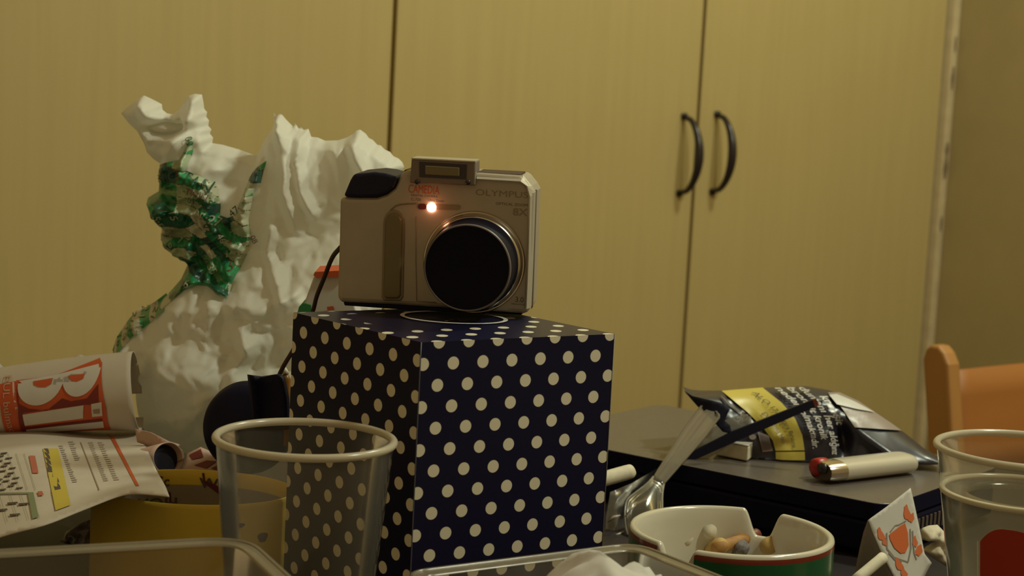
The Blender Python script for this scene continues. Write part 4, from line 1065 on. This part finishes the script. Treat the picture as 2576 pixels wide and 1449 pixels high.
# tobacco pouch
PT = [(1725, 988), (1745, 992), (1772, 990), (1830, 985), (1900, 978), (1960, 975), (2030, 973), (2085, 982), (2130, 997), (2180, 1022), (2230, 1055), (2280, 1092), (2330, 1132), (2372, 1157)]
PBm = [(1725, 990), (1760, 1016), (1800, 1052), (1840, 1085), (1868, 1120), (1885, 1152), (1905, 1165), (1980, 1166), (2080, 1167), (2180, 1168), (2260, 1169), (2330, 1170), (2372, 1168)]
PTs = np.array(PT, float); PBs = np.array(PBm, float)
def p_top(x): return np.interp(x, PTs[:, 0], PTs[:, 1])
def p_bot(x): return np.interp(x, PBs[:, 0], PBs[:, 1])
def pouch_d0(x): return 1.308-.00002*(x-1900)
def pouch_D(x): return .010+.042*math.sin(math.pi*min(1, max(0, (x-1700)/690.)))**.8
def PO(px, py, lift=0):
    yt, yb = p_top(px), p_bot(px); q = min(1, max(0, (yb-py)/max(yb-yt, 1e-3)))
    d = pouch_d0(px)+pouch_D(px)*(1-math.sqrt(max(0, 1-(q*.985)**2)))
    d += .012*math.exp(-((px-2120-.10*(py-1090))/20)**2-((py-1105)/42)**2)          # the dent beside the picture
    d -= .005*math.exp(-((px-2170-(py-1090)*1.3)/30)**2)*(q > .1)*(1 if py > 1040 else .3)
    d += .0025*float(facets(np.array([px*1.]), np.array([py*1.]), 70, 45, .6, 4, .4)[0])
    p = np.array(aty(px, py, d-lift))
    return Vector((p[0], p[1], max(p[2], LZ+.0006)+lift*.9))
pou = thing('tobacco_pouch', 'bulging black tobacco pouch with yellow warning band lying on the laptop', 'tobacco pouch', (aty(2040, 1160, 1.33)[0], 1.33, LZ))
nx_, ny_ = 120, 26
def pf(u, v):
    px = 1725.5+(2371.5-1725.5)*u; return PO(px, p_bot(px)+(p_top(px)-p_bot(px))*v)
def pb(u, v):
    px = 1725.5+(2371.5-1725.5)*u; f = pf(u, 1-v) if False else pf(u, v)
    c = pf(u, 1); k = c.y-f.y
    return Vector((f.x, c.y+k*.9, f.z))
mb = MB(); mb.grid(pf, nx_, ny_); mb.grid(pb, nx_, ny_); mb.build('pouch_film', m_pouch, pou)
# printed bands follow curved lines across the pouch: each line runs from the crest down to the front
CV = [np.array(c, float) for c in (
    [(1815, 986), (1880, 1040), (1921, 1081), (1944, 1112), (1951, 1138), (1952, 1163)],
    [(1918, 978), (1966, 1016), (2000, 1056), (2018, 1098), (2024, 1137), (2025, 1163)],
    [(2040, 975), (2085, 1014), (2112, 1062), (2122, 1110), (2124, 1140), (2124, 1163)])]
def curve(i, t):
    c = CV[i]; f = t*(len(c)-1); k = min(int(f), len(c)-2); return c[k]+(c[k+1]-c[k])*(f-k)
def CVP(u, t, lift=.0010):
    t = min(1, max(0, t))
    if u <= 1: a, b_ = curve(0, t), curve(1, t); p = a+(b_-a)*u
    else: a, b_ = curve(1, t), curve(2, t); p = a+(b_-a)*(u-1)
    return PO(p[0], p[1], lift)
def BandF(lift): return lambda x_, y_: CVP(y_, x_, lift)
decal('yellow_band', [rect2d(.80, .98)], None, m_pouchy, pou) if False else None
decal('yellow_band', [poly2d([(.0, 0), (.795, 0), (.795, 1), (.0, 1)]), poly2d([(.82, 0), (.985, 0), (.985, 1), (.82, 1)])], BandF(.0010), m_pouchy, pou, .05, .1)
def btext(body, t0, u, size, m, sx=1.0, bold=False):
    bm = text2d(body, size, sx, bold); lo = min(v.co.x for v in bm.verts)
    for v in bm.verts: v.co = Vector(((v.co.x-lo)*.5+t0, v.co.y+u, 0))
    decal('lettering', [bm], BandF(.0018), m, pou, .03, .12)
btext('ALO 171 Sigara Bırakma', .05, .66, .21, m_textdark, .69)
btext('Danışma Hattı', .26, .33, .21, m_textdark, .72)
btext('neden olmaktadır.', .02, 1.28, .24, m_pouchwhite, .88, True)
btext('bronşit kronik', .02, 1.52, .24, m_pouchwhite, .88, True)
btext('dumanı her aldığınız', .02, 1.76, .24, m_pouchwhite, .88, True)
btext('kronşit', .14, 1.98, .24, m_pouchwhite, .88, True)
POF = lambda l_: (lambda x_, y_: PO(x_, -y_, l_))
decal('photo_panel', [qd((2082, 990), (2112, 990), (2160, 1012), (2240, 1066), (2268, 1086), (2150, 1078), (2118, 1030))], POF(.0010), m_pouchgrey, pou, 10, 10)
decal('white_flash', [qd((2085, 998), (2105, 996), (2150, 1015), (2200, 1042), (2155, 1034), (2105, 1022))], POF(.0016), m_pouchwhite, pou, 10, 10)
decal('lettering', [place(text2d('50', 30, .9), 1868, -1052, R(-42))], POF(.0014), m_pouchgrey, pou, 8, 8)
ft = []
for k in range(4):
    ft.append(qd((1815+k*7, 998+k*7), (1850+k*8, 1030+k*6), (1848+k*8, 1033+k*6), (1812+k*7, 1001+k*7)))
decal('small_print', ft, POF(.0012), m_greyink, pou, 10, 10)
decal('barcode_patch', [qd((1906, 1090), (1934, 1100), (1944, 1138), (1918, 1141), (1912, 1115))], POF(.0012), mat('barcode_pink', (.42, .34, .34), .5), pou, 8, 8)
bars = []
for k in range(9):
    bars.append(qd((1909+k*3.0, 1094+k*1.0), (1910.6+k*3.0, 1094+k*1.0), (1920+k*2.7, 1140-k*.3), (1918.6+k*2.7, 1140-k*.3)))
decal('barcode', bars, POF(.0018), m_textdark, pou, 8, 8)
decal('small_emblem', [qd(*[(1893+9*math.cos(a), 1103+7*math.sin(a)) for a in np.linspace(0, 6.28, 14)[:-1]])], POF(.0012), m_pouchgrey, pou)
# open flap at the left end
V, F, B_ = fill([(1722, 984), (1742, 996), (1775, 1004), (1812, 1012), (1835, 1030), (1822, 1058), (1836, 1070), (1840, 1092), (1818, 1086), (1790, 1055), (1755, 1022)], 8, 2)
mb = MB(); mb.add([aty(p[0], p[1], 1.309-.012*math.sin((p[0]-1722)*.02)) for p in V], F); mb.build('flap', m_stick, pou, solid=.0006)
# cream papers showing under the open end
rp_ = thing('rolling_papers', 'cream cardboard booklet poking out under the left end of the tobacco pouch', 'paper booklet', (aty(1840, 1150, 1.31)[0], 1.31, LZ))
P4 = [np.array(atz(*p, LZ+.001)) for p in ((1795, 1143), (1880, 1160), (1930, 1120), (1850, 1106))]
mb = MB(); mb.add(P4+[p+np.array([0, 0, .0095]) for p in P4], [(0, 1, 2, 3), (4, 5, 6, 7), (0, 1, 5, 4), (1, 2, 6, 5), (2, 3, 7, 6), (3, 0, 4, 7)]); mb.build('cover', m_cig, rp_, smooth=False, bevel=.0008)
mb = MB(); mb.add([p*1+np.array([0, 0, .0102]) for p in (P4[0]*.5+P4[1]*.5, P4[1], P4[2], P4[2]*.5+P4[3]*.5)], [(0, 1, 2, 3)]); mb.build('top_paper', m_paperw, rp_, smooth=False, solid=.0006)

# lighter
l0 = np.array(atz(2082, 1223, LZ)); l1 = np.array(atz(2330, 1193, LZ)); ld = (l1-l0); ld[2] = 0; LL = min(np.linalg.norm(ld), .082); ld /= np.linalg.norm(ld); lq = np.array([-ld[1], ld[0], 0])
lg = thing('lighter', 'cream pocket lighter with a red button lying on the laptop', 'lighter', l0*np.array([1, 1, 0])+np.array([0, 0, LZ]))
def lsec(s, w, h, n=28, dz=0):
    o = []
    for k in range(n):
        a = 2*math.pi*k/n; cx = abs(math.cos(a))**.8*math.copysign(1, math.cos(a)); sz = abs(math.sin(a))**.8*math.copysign(1, math.sin(a))
        p = l0+ld*s+lq*(w*cx+.010); o.append(Vector((p[0], p[1], LZ+.0072+h*sz+dz)))
    return o
def lskin(secs, name, m, cap=True):
    n_ = len(secs[0]); vs = [v for s in secs for v in s]; fs = []
    for k in range(len(secs)-1):
        for i in range(n_): fs.append((k*n_+i, k*n_+(i+1) % n_, (k+1)*n_+(i+1) % n_, (k+1)*n_+i))
    if cap: fs += [tuple(range(n_)), tuple(range((len(secs)-1)*n_, len(secs)*n_))]
    return MB().add(vs, fs).build(name, m, lg, sharp=50)
wL, hL = .0115, .0066
lskin([lsec(.016, wL, hL), lsec(LL-.008, wL, hL), lsec(LL-.003, wL*.97, hL*.95), lsec(LL-.001, wL*.9, hL*.85), lsec(LL, wL*.75, hL*.65)], 'body', m_lighter)
lskin([lsec(.003, wL*.86, hL*.9), lsec(.006, wL*.97, hL*.98), lsec(.0165, wL*1.01, hL*1.02)], 'metal_hood', m_metal, False)
lskin([lsec(.0035, wL*.8, hL*.8), lsec(.008, wL*.9, hL*.9)], 'dark_opening', m_textdark)
mb = MB(); q = l0+lq*.0150+ld*.0070; mb.lathe([(.0001, -.0056), (.0048, -.0054), (.0058, -.0040), (.0061, 0), (.0058, .0040), (.0048, .0054), (.0001, .0056)], 24, Matrix.Translation((q[0], q[1], LZ+.0088)) @ Matrix.Rotation(math.atan2(ld[1], ld[0])+R(90), 4, 'Z') @ Matrix.Rotation(R(90), 4, 'X')); mb.build('red_button', m_redplastic, lg)
mb = MB(); q = l0+lq*.0075+ld*.003; mb.lathe([(.0001, -.003), (.0034, -.003), (.0034, .003), (.0001, .003)], 20, Matrix.Translation((q[0], q[1], LZ+.0098)) @ Matrix.Rotation(math.atan2(ld[1], ld[0])+R(90), 4, 'Z') @ Matrix.Rotation(R(90), 4, 'X')); mb.build('spark_wheel', m_bronze, lg)

# ------------------------------------------------------------------ spoon, black stick, wrapper, cigarette
sp_ = thing('plastic_spoon', 'clear plastic spoon propped on the laptop edge behind the ashtray', 'spoon', atz(1612, 1330, 0))
top_ = np.array(aty(1793, 1026, 1.298)); nk = np.array(aty(1657, 1208, 1.272)); bo_ = np.array(atz(1606, 1318, .006))
hd = (top_-nk); hl = np.linalg.norm(hd); hd /= hl
sd = np.cross(hd, np.array([.12, .97, -.2])); sd /= np.linalg.norm(sd); up_ = np.cross(sd, hd)
sd = sd*math.cos(R(12))+up_*math.sin(R(12)); up_ = np.cross(sd, hd)
def spoonf(u, v):
    s = hl*u; w = .0040+.0035*min(1, u*1.5); e = max(0, (u-.94)/.06); w *= math.sqrt(max(.02, 1-e*e))
    a = (v-.5)*2
    return nk+hd*s+sd*w*a+up_*(.0020*(1-abs(a)**6)-.0012*(abs(a) < .45)+.004*math.sin(u*2.2)*0)
mb = MB(); mb.grid(spoonf, 40, 13); mb.build('handle', m_spoon, sp_, solid=.0012)
mb = MB()
for sgn in (-1, 0.05, 1):
    mb.tube([Vector(nk+hd*hl*u+sd*sgn*(.0040+.0035*min(1, u*1.5))*.93+up_*.0016) for u in np.linspace(0, .95, 16)], .0007, 6)
mb.build('handle_ribs', m_spoon, sp_)
bd = bo_-nk; bl = np.linalg.norm(bd); bd /= bl
def bowlf(u, v):
    a = (v-.5)*2; w = .0042*(1-u)+.0115*math.sin(math.pi*min(1, .08+u*.92))**.7*min(1, u*1.9)
    return nk+bd*(bl+.022)*u*.92+sd*w*a+up_*(-.0065*(1-a*a)*math.sin(math.pi*u))*1
mb = MB(); mb.grid(bowlf, 30, 15); mb.build('bowl', m_cup, sp_, solid=.001)
mb = MB()
for sg in (0, 1): mb.tube([Vector(bowlf(u, sg)) for u in np.linspace(0, .95, 20)], .0009, 8)
mb.build('bowl_edge', m_spoon, sp_)

sk = thing('black_stick', 'thin black plastic stick slanting up in front of the tobacco pouch', 'stick', aty(1722, 1160, 1.300)*np.array([1, 1, 0]))
st0 = np.array(aty(1722, 1160, 1.300)); st1 = np.array(aty(1750, 1143, 1.300)); st2 = np.array(aty(1850, 1096, 1.300)); st3 = np.array(aty(2052, 1012, 1.300))
mb = MB(); 
sdv = (st3-st2)/np.linalg.norm(st3-st2); un = np.cross(np.array([0, 1, 0.]), sdv); un /= np.linalg.norm(un); un *= np.sign(un[2])
def stickf(pts, ws, dep):
    mb = MB(); vs, fs = [], []
    for p, w in zip(pts, ws):
        for (a, c) in ((-1, -1), (1, -1), (1, 1), (-1, 1)): vs.append(p+un*w*a+np.array([0, 1, 0])*dep*c)
    for k in range(len(pts)-1):
        for i in range(4): fs.append((k*4+i, k*4+(i+1) % 4, k*4+4+(i+1) % 4, k*4+4+i))
    fs += [(0, 1, 2, 3), tuple(range(len(vs)-4, len(vs)))]
    return mb.add(vs, fs)
stickf([st0, st1, st2, st3], [.0010, .0030, .0037, .0026], .0012).build('shaft', m_stick, sk, smooth=False, bevel=.0004)
stickf([st3-sdv*.0016, st3+sdv*.0012], [.0026, .0024], .0013).build('reddish_tip', m_dkred, sk, smooth=False)

wr = thing('cellophane_wrapper', 'crumpled strip of grey cellophane between the polka dot box and the spoon', 'wrapper', aty(1600, 1300, 1.225)*np.array([1, 1, 0]))
V, F, B_ = fill([(1890, 1048), (1868, 1040), (1830, 1054), (1790, 1078), (1740, 1110), (1690, 1150), (1640, 1186), (1590, 1215), (1535, 1238), (1525, 1300), (1520, 1380), (1560, 1372), (1600, 1330), (1640, 1270), (1690, 1222), (1745, 1176), (1800, 1142), (1850, 1112), (1892, 1078)], 7, 6)
e = edge_dist(V, B_); dd = .005*facets(V[:, 0], V[:, 1], 110, 34, -.62, 3, .3)+.003*facets(V[:, 0], V[:, 1], 30, 26, .5, 8, .4)
mb = MB(); mb.add([aty(V[i][0], V[i][1], 1.308-dd[i]-.065*min(1, max(0, (1700-V[i][0])/150))) for i in range(len(V))], F); mb.build('film', m_wrap, wr)
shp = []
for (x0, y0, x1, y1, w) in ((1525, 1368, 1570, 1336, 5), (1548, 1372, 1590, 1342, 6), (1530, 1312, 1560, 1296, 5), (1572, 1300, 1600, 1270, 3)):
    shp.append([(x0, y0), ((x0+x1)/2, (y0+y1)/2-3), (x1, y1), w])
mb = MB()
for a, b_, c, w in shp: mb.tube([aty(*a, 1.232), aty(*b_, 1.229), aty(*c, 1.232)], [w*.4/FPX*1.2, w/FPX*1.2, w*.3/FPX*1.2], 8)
mb.build('film_glints', mat('pale_glint', (.55, .48, .40), .08, spec=1.0, coat=1), wr)  # pale glossy tubes drawn in as highlights of the film
cg = thing('cigarette', 'white cigarette end sticking out past the right edge of the polka dot box', 'cigarette', atz(1560, 1195, .03)*np.array([1, 1, 0]))
c0_ = np.array(aty(1480, 1216, 1.165)); c1_ = np.array(aty(1586, 1186, 1.19))
mb = MB(); mb.tube([c0_+(c1_-c0_)*k/8 for k in range(9)], [.0046]*8+[.0044], 20); mb.build('paper', m_cig, cg)
mb = MB(); q = c1_-(c1_-c0_)*.02; mb.tube([q, q+(c1_-c0_)*.03+np.array([.001, 0, -.001]), q+(c1_-c0_)*.06+np.array([.0016, 0, -.0014])], [.0040, .0032, .0018], 10); mb.build('twisted_end', m_cig, cg)

# ------------------------------------------------------------------ folded card and paper scraps at right
fcx = np.array(aty(2250, 1440, 1.12))
cdh = thing('folded_card', 'small folded white card printed with an orange motif in front of the laptop', 'card', (fcx[0], fcx[1], 0))
def cd_y(px, py): return 1.115+(py-1440)*-.00010+(px-2250)*.00016+.006*((px-2250)/60.)**2*.3
V, F, B_ = fill([(2290, 1228), (2298, 1262), (2311, 1322), (2325, 1393), (2343, 1416), (2330, 1440), (2310, 1480), (2262, 1480), (2246, 1446), (2228, 1412), (2212, 1379), (2196, 1342), (2184, 1308), (2230, 1275), (2262, 1250)], 8, 3)
mb = MB(); mb.add([aty(p[0], p[1], cd_y(*p)) for p in V], F); mb.build('front_leaf', m_paperw, cdh, solid=.0006)
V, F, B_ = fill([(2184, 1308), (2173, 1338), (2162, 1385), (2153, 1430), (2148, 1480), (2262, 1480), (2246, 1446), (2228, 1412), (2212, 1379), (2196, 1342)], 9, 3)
mb = MB(); mb.add([aty(p[0], p[1], cd_y(*p)+.0004*max(0, 2184+(p[1]-1308)*.42-p[0])+.001) for p in V], F); mb.build('side_leaf', mat('card_shade_mauve', (.38, .30, .29), .75, trans=.1), cdh, solid=.0006)  # leaf of the white card, coloured mauve for the shade on it
CDF = lambda x_, y_: aty(x_, -y_, cd_y(x_, -y_)-.0010)
decal('orange_shield', [qd((2237, 1345), (2262, 1325), (2277, 1316), (2284, 1340), (2286, 1372), (2278, 1390), (2266, 1392), (2250, 1378), (2240, 1358))], CDF, mat('orange_ink', (.60, .13, .03), .6), cdh, 10, 10)
blobs = []
for (cx, cy_, rx0, ry0, an) in ((2282, 1290, 8, 20, 10), (2294, 1302, 6, 12, -10), (2216, 1344, 8, 17, 20), (2226, 1362, 6, 10, 10), (2302, 1362, 6, 14, 5), (2312, 1384, 9, 14, -10), (2262, 1420, 9, 17, 25), (2274, 1440, 8, 12, 20)):
    blobs.append(qd(*[(cx+(rx0*math.cos(a)*(1+.25*math.sin(3*a)))*math.cos(R(an))-ry0*math.sin(a)*math.sin(R(-an)), cy_+ry0*math.sin(a)*(1+.15*math.cos(5*a))) for a in np.linspace(0, 2*math.pi, 19)[:-1]]))
decal('orange_flowers', blobs, CDF, mat('orange_ink_pale', (.62, .15, .05), .6), cdh, 10, 10)
stm = []
for pl in ([(2231, 1340), (2232, 1380), (2250, 1402), (2285, 1414), (2292, 1380), (2290, 1330)], [(2296, 1335), (2300, 1390), (2306, 1408)], [(2240, 1338), (2252, 1322), (2262, 1320), (2280, 1310)], [(2236, 1390), (2252, 1408), (2270, 1412)]):
    for (a, b_) in zip(pl[:-1], pl[1:]):
        dx, dy = b_[0]-a[0], b_[1]-a[1]; l2 = math.hypot(dx, dy); nx0, ny0 = -dy/l2*1.5, dx/l2*1.5
        stm.append(qd((a[0]+nx0, a[1]+ny0), (a[0]-nx0, a[1]-ny0), (b_[0]-nx0, b_[1]-ny0), (b_[0]+nx0, b_[1]+ny0)))
decal('grey_outline', stm, CDF, m_liner, cdh)
crumple('paper_scrap', 'creased white paper scrap behind the folded card near the red-label cup', 'paper scrap', [(2316, 1330), (2336, 1322), (2358, 1320), (2384, 1346), (2392, 1352), (2396, 1420), (2380, 1425), (2340, 1400), (2320, 1384), (2350, 1362), (2318, 1358)], 1.15, .006, m_cig, 12, 6, .008)
ro = thing('paper_tube', 'thin white paper tube lying at the foot of the folded card', 'paper tube', atz(2190, 1432, 0))
r0_, r1_ = np.array(aty(2150, 1462, 1.085)), np.array(aty(2222, 1402, 1.105))
mb = MB(); mb.tube([r0_+(r1_-r0_)*k/6 for k in range(7)], .0033, 14); mb.build('tube', m_cig, ro)
